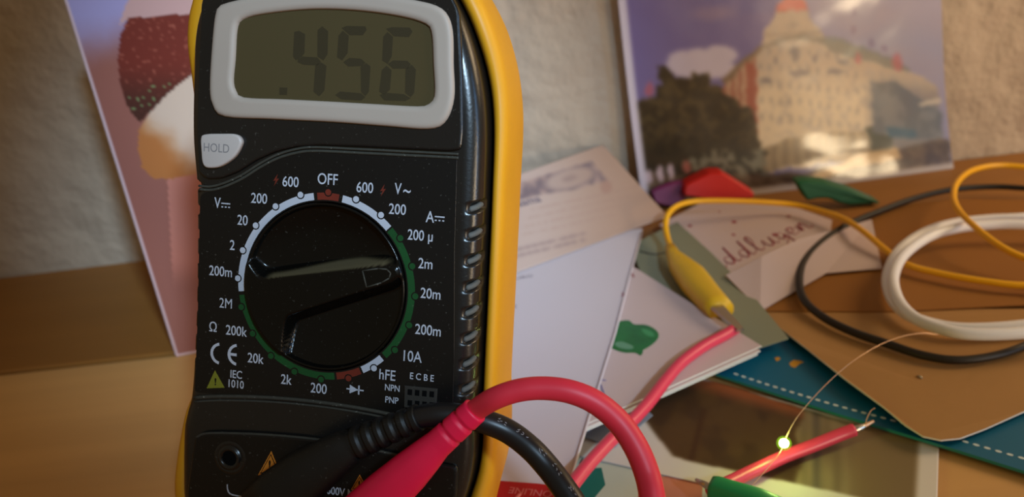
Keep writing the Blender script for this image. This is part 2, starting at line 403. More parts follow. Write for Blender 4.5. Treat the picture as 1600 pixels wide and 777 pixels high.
def body_geo():
    ys = [-71+141*i/560 for i in range(561)]; NA = 9; rad = 4.0; ZB = -26
    vs = []
    for y in ys:
        wl, wr = interp(LT, y), interp(RT, y); drop = 0
        for e, d in ((y+71, 1), (70-y, 1)):
            if e < 4: drop = 4-math.sqrt(max(0, 16-(4-e)**2))
        def arc(k, right):
            a = k/(NA-1)*math.pi/2; w_ = wr if right else wl
            x = w_-rad+rad*math.sin(a); z = -rad+rad*math.cos(a); dx = 0
            for c in NOTCH:
                tilt = (a-0.9)*0.9
                q = abs(y-(c+tilt))
                if q < 1.15 and 0.35 < a: dx = max(dx, 1.25*(1-(q/1.15)**2)**0.5*min(1, (a-0.35)/0.35))
            return (x-dx*math.sin(max(a, .5)), z-dx*math.cos(max(a, .5)))
        sec = [(-wl+1.5, ZB), (-wl, ZB+3), (-wl, -9), (-wl, -rad-1.5)]
        sec += [(-arc(k, 0)[0], arc(k, 0)[1]) for k in range(NA-1, -1, -1)]
        sec += [arc(k, 1) for k in range(NA)]
        sec += [(wr, -rad-1.5), (wr, -9), (wr, ZB+3), (wr-1.5, ZB)]
        vs += [mr(x, y, z-(drop if z > -rad-1 else 0)) for x, z in sec]
    n = len(sec); fs = []
    for j in range(len(ys)-1):
        for i in range(n):
            i2 = (i+1) % n; fs.append((j*n+i, j*n+i2, (j+1)*n+i2, (j+1)*n+i))
    fs.append(tuple(range(n))); fs.append(tuple((len(ys)-1)*n+i for i in range(n)))
    return vs, fs
v, f = body_geo(); body = mesh('meter_case', v, f, M['black'], meter, True)
for pp in body.data.polygons:
    if len(pp.vertices) > 4: pp.use_smooth = False
# lighter floors of the grip notches, their lit faces put into the colour
for i, c in enumerate(NOTCH):
    gs = []
    for a0 in (0.62, 0.8, 0.98, 1.16, 1.34):
        pass
    wr = interp(RT, c); pts = []
    for k in range(7):
        a = 0.45+k/6*1.05; ins = 0.95
        pts.append(mr(wr-4+(4-ins)*math.sin(a), c+(a-0.9)*0.9-0.28, -4+(4-ins)*math.cos(a)))
    pts.append(mr(wr-1.0, c+0.45, -6.2))
    v, f = tube_geo(catmull(pts, 4), lambda t: 0.62*min(1, (t*6+0.35)), 10); mesh('grip_notch', v, f, M['notch'], meter, True)

def recess(o, r, z0, z1):
    v, f = disc_geo(0, 0, r, z0, z1, 96); c = mesh('cutter', v, f, M['gloss'], meter)
    md = o.modifiers.new('recess', 'BOOLEAN'); md.operation = 'DIFFERENCE'; md.object = c; md.solver = 'EXACT'
    dg = bpy.context.evaluated_depsgraph_get(); dg.update()
    me = bpy.data.meshes.new_from_object(o.evaluated_get(dg)); o.modifiers.clear(); o.data = me; me.name = o.name
    cm_ = c.data; bpy.data.objects.remove(c); bpy.data.meshes.remove(cm_)
def disc_geo(cx, cy, r, z0, z1, n=20):
    return slab([(cx+r*math.cos(2*math.pi*k/n), cy+r*math.sin(2*math.pi*k/n)) for k in range(n)], z0, z1)
recess(body, 18.25, -4.2, 1.0)
# raised display section, flush side frame and lower connector field
def mpoly(P, z): return [tuple(mp(x, y, z)[:2]) for x, y in P]
top_cover = mpoly([(313, 2), (311, 60), (308, 120), (306, 200), (309, 268), (322, 280), (345, 279), (372, 268), (400, 250), (430, 237), (462, 229), (500, 227), (560, 229), (640, 233), (700, 236), (720, 234), (723, 205), (722, 120), (719, 60), (714, 10)], 0.9)
tp = [tuple(p) for p in top_cover]; tp = tp[1:-1]
xl, xr = tp[0][0], tp[-1][0]
tp = [(xl+2.5, 64), (xl+0.3, 58)]+tp+[(xr-0.6, 58), (xr-4, 64)]
v, f = slab(round_poly(tp, 1.0, 3), -0.4, 0.95, 0.5); mesh('display_surround', v, f, M['black'], meter)
# double dusty ridge along the step
ridge = mpoly([(311, 296), (330, 297), (352, 291), (378, 279), (405, 262), (432, 248), (462, 239), (492, 236), (560, 239), (640, 243), (700, 246), (716, 247)], 0.3)
gs = []
g1 = tube_geo(catmull([mr(x, y, 0.12) for x, y in ridge], 6), 0.32, 8)
g2 = tube_geo(catmull([mr(x, y+0.75, 0.35) for x, y in ridge], 6), 0.28, 8)
v, f = join_geo(g1, g2); mesh('step_ridge', v, f, M['dustyedge'], meter, True)
pan = [(-29.6, 17.4), (-26.5, 18.8), (-21, 20.8), (-16, 24.2), (-11, 27.4), (-5.5, 28.9), (0, 29.2), (10, 29.2), (27.4, 29.2), (28.0, 10), (29.2, -12), (29.6, -26.6), (20, -26.6), (8, -26.6), (-6, -26.2), (-18, -26.3), (-30, -26.6), (-29.6, -10)]
v, f = slab(round_poly(pan, 0.8, 3), -0.3, 0.06, 0.05, 1); dpan = mesh('dial_panel', v, f, M['panel'], meter); recess(dpan, 18.25, -1.0, 1.0)
# lower ridges and connector field
r1 = mpoly([(303, 622), (340, 620), (400, 621), (460, 625), (520, 632), (580, 642), (640, 655), (700, 668)], 0.3)
v, f = join_geo(tube_geo(catmull([mr(x, y, 0.1) for x, y in r1], 6), 0.42, 8), tube_geo(catmull([mr(x, y-0.95, 0.1) for x, y in r1], 6), 0.26, 8))
mesh('lower_ridge', v, f, M['dustyedge'], meter, True)
fld = mpoly([(303, 682), (320, 677), (370, 677), (430, 680), (500, 687), (560, 698), (640, 715), (715, 730), (712, 777)], 1.0)
fld = [tuple(p) for p in fld]+[(27, -62), (18, -66), (-22, -66), (-30, -62), (-31, -50)]
v, f = slab(round_poly(fld, 1.2, 3), -0.4, 0.9, 0.7); mesh('connector_field', v, f, M['panel'], meter)
r2 = mpoly([(306, 684), (322, 678), (370, 678), (430, 681), (500, 688), (560, 699), (640, 716)], 1.0)
v, f = tube_geo(catmull([mr(x, y, 0.8) for x, y in r2], 6), 0.3, 8); mesh('field_edge', v, f, M['dustyedge'], meter, True)

# holster: a rim around the case plus its back
def outline(off=0.0):
    P = [(interp(RT, y), y) for y in [-71+141*i/70 for i in range(71)]]+[(-interp(LT, y), y) for y in [70-141*i/70 for i in range(71)]]
    P = [(x+0.35*(1 if x > 0 else -1), y) for x, y in P]
    return P
HO = outline()
def side_t(x, y):
    if x > 0: return 3.0+0.9*sstep(20, 55, abs(y-2))
    return 1.6+3.6*sstep(24, 48, abs(y-2))
prof = [(0, -27), (0, -11), (0.15, -9.2), (0.8, -7.9), (1.8, -7.3), (2.9, -7.4), (3.9, -8.1), (4.5, -9.4), (4.75, -11.5), (4.8, -16), (4.6, -26), (3.4, -30), (1, -32)]
rings = []
for o_, z_ in prof:
    Q = offset_poly(HO, max(o_, 0.001)); QQ = []
    for (x, y), (hx, hy) in zip(Q, HO):
        k = side_t(hx, hy)/4.8; lip = 2.6*sstep(40, 58, abs(hy-2)) if z_ > -20 else 0
        QQ.append(mr(hx+(x-hx)*k, hy+(y-hy)*k, z_+lip))
    rings.append(QQ)
n = len(HO); vs = [p for r_ in rings for p in r_]; fs = []
for j in range(len(rings)-1):
    for i in range(n):
        i2 = (i+1) % n; fs.append((j*n+i, j*n+i2, (j+1)*n+i2, (j+1)*n+i))
fs.append(tuple((len(rings)-1)*n+i for i in range(n))[::-1])
hol = mesh('holster', vs, fs, M['yellow'], meter, True); hol['label'] = 'yellow rubber holster around the black case'
# fold-out stand behind the holster that holds the meter up
def stand():
    a = [mr(x, y, -32) for x, y in ((-16, 34), (16, 34))]
    inv = R3.transposed()
    tgt = []
    for x in (-12, 12):
        wpt = mw(x, -20, -32); wpt = Vector((wpt.x+8, wpt.y+62, 0.2)); q = inv @ (wpt-mw(*MBASE)); tgt.append(q)
    P = [a[0], a[1], tgt[1], tgt[0]]; nn = (P[1]-P[0]).cross(P[3]-P[0]).normalized()*2.4
    vs = P+[p+nn for p in P]
    return vs, [(0, 1, 2, 3), (4, 5, 6, 7), (0, 1, 5, 4), (1, 2, 6, 5), (2, 3, 7, 6), (3, 0, 4, 7)]
v, f = stand(); mesh('tilt_stand', v, f, M['yellow'], meter)

# display: bezel frame, glass, digits
BZO = [(335.7, 17), (330, 60), (325.6, 135), (330.6, 165), (347.5, 182), (420, 186), (516, 190.7), (600, 197), (668, 201.5), (695, 189), (708, 152), (707, 100), (706, 51), (698.5, 23.6), (681.6, 8.4), (645, -1), (590, -9), (525, -13), (460, -11), (400, -6), (347.5, 5)]
BZI = [(368, 44), (365, 90), (362, 125), (366, 142), (378, 152), (440, 154.8), (516, 158.6), (590, 162.8), (654.6, 166), (671.5, 160), (678, 145), (676, 100), (673, 50.6), (661, 35.4), (617.5, 23.6), (550, 15), (482.5, 13.5), (415, 20), (378, 28.7)]
bo = smooth_poly(mpoly(BZO, 1.9), 5); bi = smooth_poly(mpoly(BZI, 1.9), 5)
def ring_geo(outer, inner, rings_):
    """rings_: list of (which, offset, z); bridged in order and closed by angle-resampling"""
    cx = sum(p[0] for p in outer)/len(outer); cy = sum(p[1] for p in outer)/len(outer); K = 160
    def res(P):
        out = []
        for k in range(K):
            a = 2*math.pi*k/K; d = Vector((math.cos(a), math.sin(a))); best = 0
            for i in range(len(P)):
                p, q = Vector(P[i])-Vector((cx, cy)), Vector(P[(i+1) % len(P)])-Vector((cx, cy)); e = q-p
                den = d.x*(-e.y)+e.x*d.y
                if abs(den) < 1e-9: continue
                t = (p.x*(-e.y)+e.x*p.y)/den; s = (d.x*p.y-d.y*p.x)/den
                if -1e-6 <= s <= 1+1e-6 and t > best: best = t
            out.append((cx+d.x*best, cy+d.y*best))
        return out
    O_, I_ = res(outer), res(inner); vs = []; fs = []
    for wh, off, z in rings_:
        vs += [mr(x, y, z) for x, y in offset_poly(O_ if wh == 'o' else I_, off)]
    m_ = len(rings_)
    for j in range(m_-1):
        for k in range(K):
            k2 = (k+1) % K; fs.append((j*K+k, j*K+k2, (j+1)*K+k2, (j+1)*K+k))
    return vs, fs
v, f = ring_geo(bo, bi, [('o', 0, 0.5), ('o', 0, 1.3), ('o', -0.25, 1.75), ('o', -0.7, 1.95), ('o', -1.1, 2.0), ('o', -1.5, 2.0), ('i', 1.3, 2.0), ('i', 0.9, 2.0), ('i', 0.25, 1.75), ('i', 0, 1.4), ('i', -0.05, 0.7)])
mesh('display_bezel', v, f, M['bezel'], meter, True)
v, f = slab(offset_poly(bi, 0.3), 0.6, 1.05); lcd = mesh('display_screen', v, f, M['lcd'], meter)
ZL = 1.05
def seg_poly(pl):
    return slab(mpoly(pl, ZL), ZL-0.01, ZL+0.03)
def S(*cr): return [(280+x/2.963, y/2.963) for x, y in cr]       # crop coordinates of the display
four = [S((533, 148), (556, 143), (583, 158), (580, 245), (568, 262), (541, 280), (527, 262), (530, 200)),
        S((550, 275), (572, 262), (640, 266), (655, 285), (640, 303), (575, 300), (548, 288)),
        S((641, 140), (662, 122), (690, 145), (687, 250), (668, 280), (640, 262)),
        S((630, 305), (655, 288), (682, 305), (672, 420), (648, 446), (622, 425))]
five = [S((752, 130), (775, 120), (862, 122), (868, 138), (850, 163), (790, 163)),
        S((738, 165), (758, 142), (785, 165), (780, 245), (755, 280), (731, 265)),
        S((760, 288), (788, 268), (842, 272), (862, 290), (846, 306), (782, 308)),
        S((840, 310), (866, 292), (886, 308), (878, 425), (862, 445), (842, 425)),
        S((722, 440), (745, 424), (842, 432), (862, 450), (842, 466), (750, 460))]
six = [S((958, 133), (985, 126), (1068, 128), (1080, 146), (1064, 172), (995, 168)),
       S((945, 170), (964, 148), (990, 170), (984, 262), (965, 296), (940, 280)),
       S((966, 296), (992, 280), (1056, 282), (1072, 297), (1058, 318), (990, 318)),
       S((938, 325), (960, 305), (983, 325), (976, 415), (950, 440), (926, 425)),
       S((1048, 322), (1076, 300), (1096, 322), (1088, 430), (1072, 450), (1046, 430)),
       S((928, 440), (956, 430), (1040, 436), (1072, 455), (1046, 468), (950, 465))]
for name, segs in (('digit_four', four), ('digit_five', five), ('digit_six', six), ('decimal_point', [S((465, 405), (501, 406), (499, 440), (464, 439))])):
    v, f = join_geo(*[seg_poly(s) for s in segs]); mesh(name, v, f, M['seg'], lcd)

# HOLD button
hb = mpoly([(313.5, 216), (320, 210), (345, 209), (368, 210), (377, 219), (375, 230), (366, 245), (352, 256), (338, 262), (322, 262), (316, 254), (314, 236)], 2.0)
v, f = slab(smooth_poly(hb, 5), 0.6, 2.2, 0.5, 5); hold = mesh('hold_button', v, f, M['button'], meter, True)
def fr_m(px, py, z, rot=0.0):
    c = mp(px, py, z); ca, sa = math.cos(rot), math.sin(rot)
    return lambda x, y, q: mr(c.x+x*ca-y*sa, c.y+x*sa+y*ca, z+q)
text_mesh('hold_lettering', 'HOLD', 2.6, M['engraved'], fr_m(338, 232, 2.2), hold, xs=0.85, depth=0.02)

# scale ring and printed marks
def arc_geo(r0, r1, i0, i1, z0=0.05, z1=0.09):
    vs = []; fs = []; n = max(4, int((i1-i0)*6))
    for k in range(n+1):
        a = math.radians(18*(i0+(i1-i0)*k/n)); s, c = math.sin(a), math.cos(a)
        vs += [mr(r0*s, r0*c, z0), mr(r1*s, r1*c, z0), mr(r1*s, r1*c, z1), mr(r0*s, r0*c, z1)]
    for k in range(n):
        for e in range(4): fs.append((k*4+e, k*4+(e+1) % 4, k*4+4+(e+1) % 4, k*4+4+e))
    fs += [(0, 1, 2, 3), tuple(n*4+e for e in (3, 2, 1, 0))]
    return vs, fs
def disc_geo(cx, cy, r, z0, z1, n=20):
    return slab([(cx+r*math.cos(2*math.pi*k/n), cy+r*math.sin(2*math.pi*k/n)) for k in range(n)], z0, z1)
for nm, mk, spans in (('scale_band', 'white', [(14.55, 19.47)]), ('scale_band', 'white', [(0.53, 2.5)]), ('scale_band', 'white', [(7.55, 8.42)]),
                      ('scale_band', 'redp', [(-0.40, 0.40)]), ('scale_band', 'redp', [(8.5, 9.42)]), ('scale_band', 'green', [(2.56, 7.42)]), ('scale_band', 'green', [(9.5, 14.42)])):
    v, f = join_geo(*[arc_geo(18.55, 20.05, a, b) for a, b in spans]); mesh(nm, v, f, M[mk], meter)
colr = {0: 'redp', 9: 'redp', 1: 'white', 2: 'white', 8: 'white'}
for i in range(20):
    a = math.radians(18*i); rr = 20.15; x, y = rr*math.sin(a), rr*math.cos(a)
    k = colr.get(i, 'white' if i >= 15 else 'green')
    v1, f1 = disc_geo(x, y, 0.92, 0.085, 0.10); v2, f2 = disc_geo(x, y, 0.66, 0.095, 0.12)
    V, F = join_geo((v1, f1), (v2, f2)); mesh('scale_dot', V, F, None, meter, mats=[M['panel'], M[k]], fm=[0]*len(f1)+[1]*len(f2))

LB = [('OFF', 512, 281, 3.3, .80), ('600', 454, 285, 3.1, .82), ('200', 405, 311, 3.1, .82), ('20', 379, 345, 3.1, .82), ('2', 363, 384, 3.1, .82), ('200m', 345, 425, 3.1, .80),
      ('2M', 353, 475, 3.1, .82), ('200k', 369, 518, 3.1, .82), ('20k', 399, 561, 3.1, .82), ('2k', 447, 594, 3.1, .82), ('200', 498, 608, 3.1, .82), ('hFE', 605, 587, 3.2, .80),
      ('10A', 643, 558, 3.3, .82), ('200m', 669, 517, 3.1, .82), ('20m', 673, 460, 3.1, .82), ('2m', 665, 413, 3.1, .82), ('200 µ', 657, 369, 3.1, .78), ('200', 621, 328, 3.1, .82),
      ('600', 570, 294, 3.1, .82), ('V', 622, 296, 3.3, .72), ('~', 636, 298, 4.2, .70), ('V', 340, 318, 3.3, .72), ('A', 672, 340, 3.3, .80), ('Ω', 333, 512, 3.0, .90),
      ('IEC', 369, 586, 2.5, .82), ('1010', 368, 601, 2.5, .82), ('E C B E', 659, 590, 2.0, .86), ('NPN', 613, 607, 1.95, .86), ('PNP', 612, 626, 1.95, .86)]
for s, px, py, sz, xs in LB:
    text_mesh('range_label', s, sz, M['white'], fr_m(px, py, 0.05), meter, xs=xs, bold=0.0 if 'M' in s else 0.02, depth=0.05)
def barm(cx, cy, w_, h_): return slab([(cx-w_/2, cy-h_/2), (cx+w_/2, cy-h_/2), (cx+w_/2, cy+h_/2), (cx-w_/2, cy+h_/2)], 0.04, 0.1)
for px, py in ((353, 321), (687, 342)):                       # direct current signs
    c = mp(px, py, 0); v, f = join_geo(barm(c.x, c.y+0.38, 2.1, 0.26), *[barm(c.x+d, c.y-0.38, 0.42, 0.26) for d in (-0.8, 0, 0.8)])
    mesh('direct_current_sign', v, f, M['white'], meter)
# CE mark
def arcband(cx, cy, r, a0, a1, wd):
    n = 18; P = [(cx+(r+wd/2)*math.cos(a0+(a1-a0)*k/n), cy+(r+wd/2)*math.sin(a0+(a1-a0)*k/n)) for k in range(n+1)]
    P += [(cx+(r-wd/2)*math.cos(a0+(a1-a0)*k/n), cy+(r-wd/2)*math.sin(a0+(a1-a0)*k/n)) for k in range(n, -1, -1)]
    return slab(P, 0.04, 0.1)
c1, c2 = mp(345, 553, 0), mp(372, 555, 0); RC = 2.15
v, f = join_geo(arcband(c1.x, c1.y, RC, math.radians(100), math.radians(260), 0.62), arcband(c2.x, c2.y, RC, math.radians(100), math.radians(260), 0.62), barm(c2.x-1.05, c2.y, 1.5, 0.6))
mesh('ce_mark', v, f, M['white'], meter)
# warning triangles
def tri(name, P, mk, z, bang, bm_, rim=None):
    v, f = slab(mpoly(P, z), z-0.03, z+0.05); o = mesh(name, v, f, M[mk], meter)
    if rim:
        cx = sum(p[0] for p in P)/3; cy = sum(p[1] for p in P)/3
        k1 = [(cx+(x-cx)*0.82, cy+(y-cy)*0.82) for x, y in P]; k2 = [(cx+(x-cx)*0.70, cy+(y-cy)*0.70) for x, y in P]
        v, f = slab(mpoly(k1, z), z+0.02, z+0.06); v2, f2 = slab(mpoly(k2, z), z+0.04, z+0.075)
        V, F = join_geo((v, f), (v2, f2)); mesh('triangle_rim', V, F, None, o, mats=[M['panel'], M[mk]], fm=[0]*len(f)+[1]*len(f2))
    text_mesh('exclamation_mark', '!', bang, bm_, fr_m(sum(p[0] for p in P)/3, sum(p[1] for p in P)/3, z+0.06), o, xs=1.0, bold=0.05)
tri('warning_triangle', [(336, 579), (351, 606), (323, 607)], 'olive', 0.06, 2.2, M['panel'])
tri('warning_triangle', [(424, 705), (437, 737), (403, 743)], 'orange', 0.95, 3.2, M['panel'], True)
tri('warning_triangle', [(562, 742), (574, 764), (548, 766)], 'orange', 0.95, 2.0, M['panel'], True)
# lightning bolts
for px, py in ((431, 281), (598, 297)):
    v, f = slab(mpoly([(px+3, py-9), (px-4, py+2), (px, py+1), (px-3, py+10), (px+5, py-2), (px+1, py-1)], 0.05), 0.04, 0.09); mesh('lightning_bolt', v, f, M['redp'], meter)
# diode sign
c = mp(555, 609, 0)
v, f = join_geo(barm(c.x, c.y, 3.9, 0.28), slab([(c.x-1.2, c.y-0.95), (c.x+0.7, c.y), (c.x-1.2, c.y+0.95)], 0.04, 0.11), barm(c.x+0.85, c.y, 0.32, 2.0))
mesh('diode_sign', v, f, M['white'], meter)
# transistor socket
sp = mpoly([(632, 603), (683, 608), (681, 642), (631, 637)], 0.5)
v, f = slab(sp, -0.1, 0.55, 0.15, 2); sock = mesh('transistor_socket', v, f, M['socket'], meter)
for r_ in range(2):
    for k in range(4):
        c = mp(640.5+11.4*k, 613+1.1*k+17*r_, 0.5); v, f = slab([(c.x-.5, c.y-.62), (c.x+.5, c.y-.62), (c.x+.5, c.y+.62), (c.x-.5, c.y+.62)], 0.5, 0.58); mesh('pin_hole', v, f, M['hole'], sock)
# left jack, its lettering
def lathe(name, c, prof_, m, parent, n=32):
    vs = []; fs = []
    for r_, z in prof_:
        for k in range(n): a = 2*math.pi*k/n; vs.append(mr(c.x+r_*math.cos(a), c.y+r_*math.sin(a), z))
    for j in range(len(prof_)-1):
        for k in range(n): k2 = (k+1) % n; fs.append((j*n+k, j*n+k2, (j+1)*n+k2, (j+1)*n+k))
    fs.append(tuple((len(prof_)-1)*n+k for k in range(n)))
    return mesh(name, vs, fs, m, parent, True)
cj = mp(359, 716, 1.0)
jk = lathe('input_jack', cj, [(3.9, 0.85), (3.6, 1.0), (3.2, 1.02), (2.9, 0.95), (2.75, 0.95), (2.6, 1.5), (2.2, 1.6), (1.75, 1.45), (1.65, 1.0), (1.6, 0.95)], M['black'], meter)
lathe('jack_hole', cj, [(1.72, 1.1), (1.6, 1.12)], M['hole'], jk)
text_mesh('range_label', '10A', 2.5, M['white'], fr_m(402, 767, 0.9), meter, xs=.8, bold=0.03)
text_mesh('range_label', 'MAX', 2.5, M['white'], fr_m(403, 785, 0.9), meter, xs=.8, bold=0.03)
text_mesh('range_label', '600V MAX', 2.5, M['white'], fr_m(541, 771, 0.9), meter, xs=.8, bold=0.03)
br = [mp(*q, 0.9) for q in ((355, 757), (356, 766), (360, 772), (370, 775), (388, 777))]
v, f = tube_geo(catmull([mr(p.x, p.y, 0.92) for p in br], 5), 0.16, 6); mesh('jack_bracket_line', v, f, M['white'], meter)

# rotary dial, one sculpted knob
def knob_geo():
    RK = 17.9; NR, NA = 80, 200; a0 = math.radians(17.0); ux, uy = math.cos(a0), math.sin(a0)
    def h(x, y, r):
        u = x*ux+y*uy; v_ = -x*uy+y*ux
        wu = 1.75+(16-u)/32*3.1
        if u > 14: wu *= math.sqrt(max(0.0, 1-((u-14)/3.6)**2))
        up_ = 7.0*sstep(-11.5, -16.5, u)**2; lo = 9.0*sstep(-8.0, -14.0, u)**1.5
        wv_ = wu+(up_ if v_ > 0 else lo)
        d = abs(v_)-wv_
        fil = 2.4 if v_ > 0 else 2.0
        top = 1.9+0.5*sstep(-16, -2, u)-0.5*sstep(9, 17.5, u)
        bowl = -3.2+2.6*(r/RK)**3
        return bowl+(top-bowl)*(1-sstep(-0.25, fil, d))
    vs = [mr(0, 0, h(0, 0, 0))]; fs = []
    for j in range(1, NR+1):
        r = (RK-0.7)*j/NR
        for k in range(NA):
            a = 2*math.pi*k/NA; x, y = r*math.cos(a), r*math.sin(a); vs.append(mr(x, y, h(x, y, r)))
    extra = [(RK-0.55, 0.55), (RK-0.3, 0.75), (RK-0.05, 0.65), (RK+0.05, 0.3), (RK+0.05, -4.0)]
    for r, z in extra:
        for k in range(NA):
            a = 2*math.pi*k/NA; x, y = r*math.cos(a), r*math.sin(a)
            hh = h(x*0.96, y*0.96, RK*0.96); vs.append(mr(x, y, max(z, min(hh-0.25, 1.5)) if z > 0.5 else z))
    for k in range(NA): fs.append((0, 1+k, 1+(k+1) % NA))
    for j in range(NR-1+len(extra)):
        for k in range(NA):
            k2 = (k+1) % NA; a = 1+j*NA; fs.append((a+k, a+k2, a+NA+k2, a+NA+k))
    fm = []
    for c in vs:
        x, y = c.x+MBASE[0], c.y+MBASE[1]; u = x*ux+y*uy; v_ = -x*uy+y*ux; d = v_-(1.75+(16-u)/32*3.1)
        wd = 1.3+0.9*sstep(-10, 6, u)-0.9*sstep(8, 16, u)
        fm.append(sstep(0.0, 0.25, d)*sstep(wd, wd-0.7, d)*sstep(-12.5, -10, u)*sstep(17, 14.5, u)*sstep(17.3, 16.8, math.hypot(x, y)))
    return vs, fs, h, (ux, uy), fm
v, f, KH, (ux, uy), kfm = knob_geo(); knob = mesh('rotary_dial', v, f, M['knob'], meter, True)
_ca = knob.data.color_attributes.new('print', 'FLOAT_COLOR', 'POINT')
for i, q in enumerate(kfm): _ca.data[i].color = (q, q, q, 1)  # mask of the painted lit band on the grip
pm = []
for u, v_ in ((10.2, 1.75), (13.5, 1.5), (15.3, 0.95), (15.9, 0.0), (15.3, -0.95), (13.5, -1.5), (10.2, -1.75), (10.2, 1.75)):
    x, y = u*ux-v_*uy, u*uy+v_*ux; pm.append(mr(x, y, KH(x, y, math.hypot(x, y))+0.05))
gs = []
for a, b in zip(pm, pm[1:]): gs.append(tube_geo([a, (a+b)/2, b], 0.17, 6))
v, f = join_geo(*gs); mesh('pointer_mark', v, f, M['dustyedge'], knob, True)

# ------------------------------------------------------------------ test leads
def in_root(o, root): return shift(o, root)
def mlist(pts): return [wp(*p) for p in pts]
# red lead
base = wp(560, 800, 0.9)
red = empty('test_lead', base, 'thick red test lead plugged into the multimeter, its red cable arching right', 'test lead')
zr = 10.5
ax = [wp(500, 868, zr-1), wp(560, 812, zr), wp(604, 770, zr), wp(640, 737, zr), wp(665, 713, zr), wp(676, 702, zr), wp(684, 694.5, zr)]
hw = [5.2, 5.2, 4.75, 4.2, 3.55, 3.2, 2.95]; hh = [4.4, 4.4, 4.1, 3.8, 3.3, 3.0, 2.9]
secs = [(p, a, b) for p, a, b in zip(ax, hw, hh)]
p0, p1 = wp(684, 694.5, zr), wp(742, 642, zr)
L_ = 26
for k in range(1, L_+1):
    t = k/L_; ph = (t*3.0) % 1.0; g = 0.55 if (ph < 0.22 and t < 0.8 and t > 0.05) else 0
    r = 2.95-0.30*t-g*0.8
    secs.append((p0.lerp(p1, t), r, r*0.97))
secs.append((wp(742.8, 641.2, zr), 2.3, 2.3))
in_root(loft('plug_boot', secs, M['redplug'], None, up=MN, ex=2.5), red)
pin = [wp(500, 868, zr-1), wp(500, 868, zr-5), wp(500, 868, 1.0)]
in_root(mesh('plug_collar', *tube_geo([wp(512, 857, zr-1), wp(512, 857, 4), wp(512, 857, 0.95)], 3.6, 20), M['redplug'], None, True), red)
D0 = (p1-EYE).dot(FW)
def d_(p): return (p-EYE).dot(FW)
cab = [wp(722, 660, zr), wp(745, 640, zr), dep(775, 622, 158), dep(812, 610, 157), dep(852, 607, 156.5), dep(893, 613, 156), dep(932, 630, 156), dep(967, 660, 156), dep(993, 698, 155), dep(1010, 738, 154), dep(1019, 777, 152), dep(1024, 830, 150), dep(1020, 900, 150)]
in_root(tube('cable', cab, lambda t: 2.12+0.38*t, M['redcable'], None, 20, 10), red)
# black lead
base = wp(450, 800, 0.9)
blk = empty('test_lead', base, 'black test lead with ribbed black plug running behind the red plug', 'test lead')
zb = 8.0
secs = [(wp(412, 800, zb), 6.2, 4.0), (wp(440, 774, zb), 6.2, 4.0), (wp(480, 742, zb), 5.6, 3.8), (wp(520, 715, zb), 4.6, 3.4), (wp(548, 697, zb), 3.7, 3.0)]
q0, q1 = wp(552, 694.5, zb), wp(655, 652, zb); NB = 64
for k in range(NB+1):
    t = k/NB; ph = (t*6) % 1.0; g = 0.55 if (ph < 0.45 and t < 0.93) else 0
    r = 3.45-0.75*t-g; secs.append((q0.lerp(q1, t), r, r))
in_root(loft('plug_boot', secs, M['blackplug'], None, up=MN, ex=2.4), blk)
in_root(mesh('plug_collar', *tube_geo([wp(430, 785, zb-1), wp(430, 785, 4), wp(430, 785, 0.95)], 3.6, 20), M['blackplug'], None, True), blk)
cabb = [wp(640, 658, zb), wp(655, 652, zb), wp(685, 648, zb), wp(720, 650, 7.5), dep(760, 660, 165), dep(795, 675, 165), dep(828, 700, 164), dep(855, 729, 163), dep(880, 762, 161), dep(904, 800, 159), dep(926, 850, 157)]
bc = in_root(tube('cable', cabb, lambda t: 2.35+0.15*t, M['blackcable'], None, 20, 10), blk)
pth = catmull(cabb, 10); fr = frames(pth)
gs = []
rng = random.Random(3)
for k in [q_ for q_ in range(26) if q_ % 5 in (0, 1, 2)]:                                        # pale printed characters along the cable
    i = 44+int(k*1.9); i = min(i, len(pth)-3)
    p = pth[i]; t = (pth[i+1]-p).normalized(); vw = (EYE-p).normalized(); nn = (vw-t*vw.dot(t)).normalized(); sd = t.cross(nn)
    a = math.radians(-28); nn2 = nn*math.cos(a)+sd*math.sin(a); sd2 = t.cross(nn2)
    q = p+nn2*2.46; l = 0.42
    for off in ((-0.32, 0.2), (0.0,), (-0.15, 0.34))[(k*7) % 3]:
        gs.append(tube_geo([q+sd2*off-t*l*0.5, q+sd2*off, q+sd2*(off+rng.uniform(-.4, .4))+t*l*0.5], 0.07, 5))
v, f = join_geo(*gs); in_root(mesh('cable_lettering', v, f, M['cableprint'], None), blk)

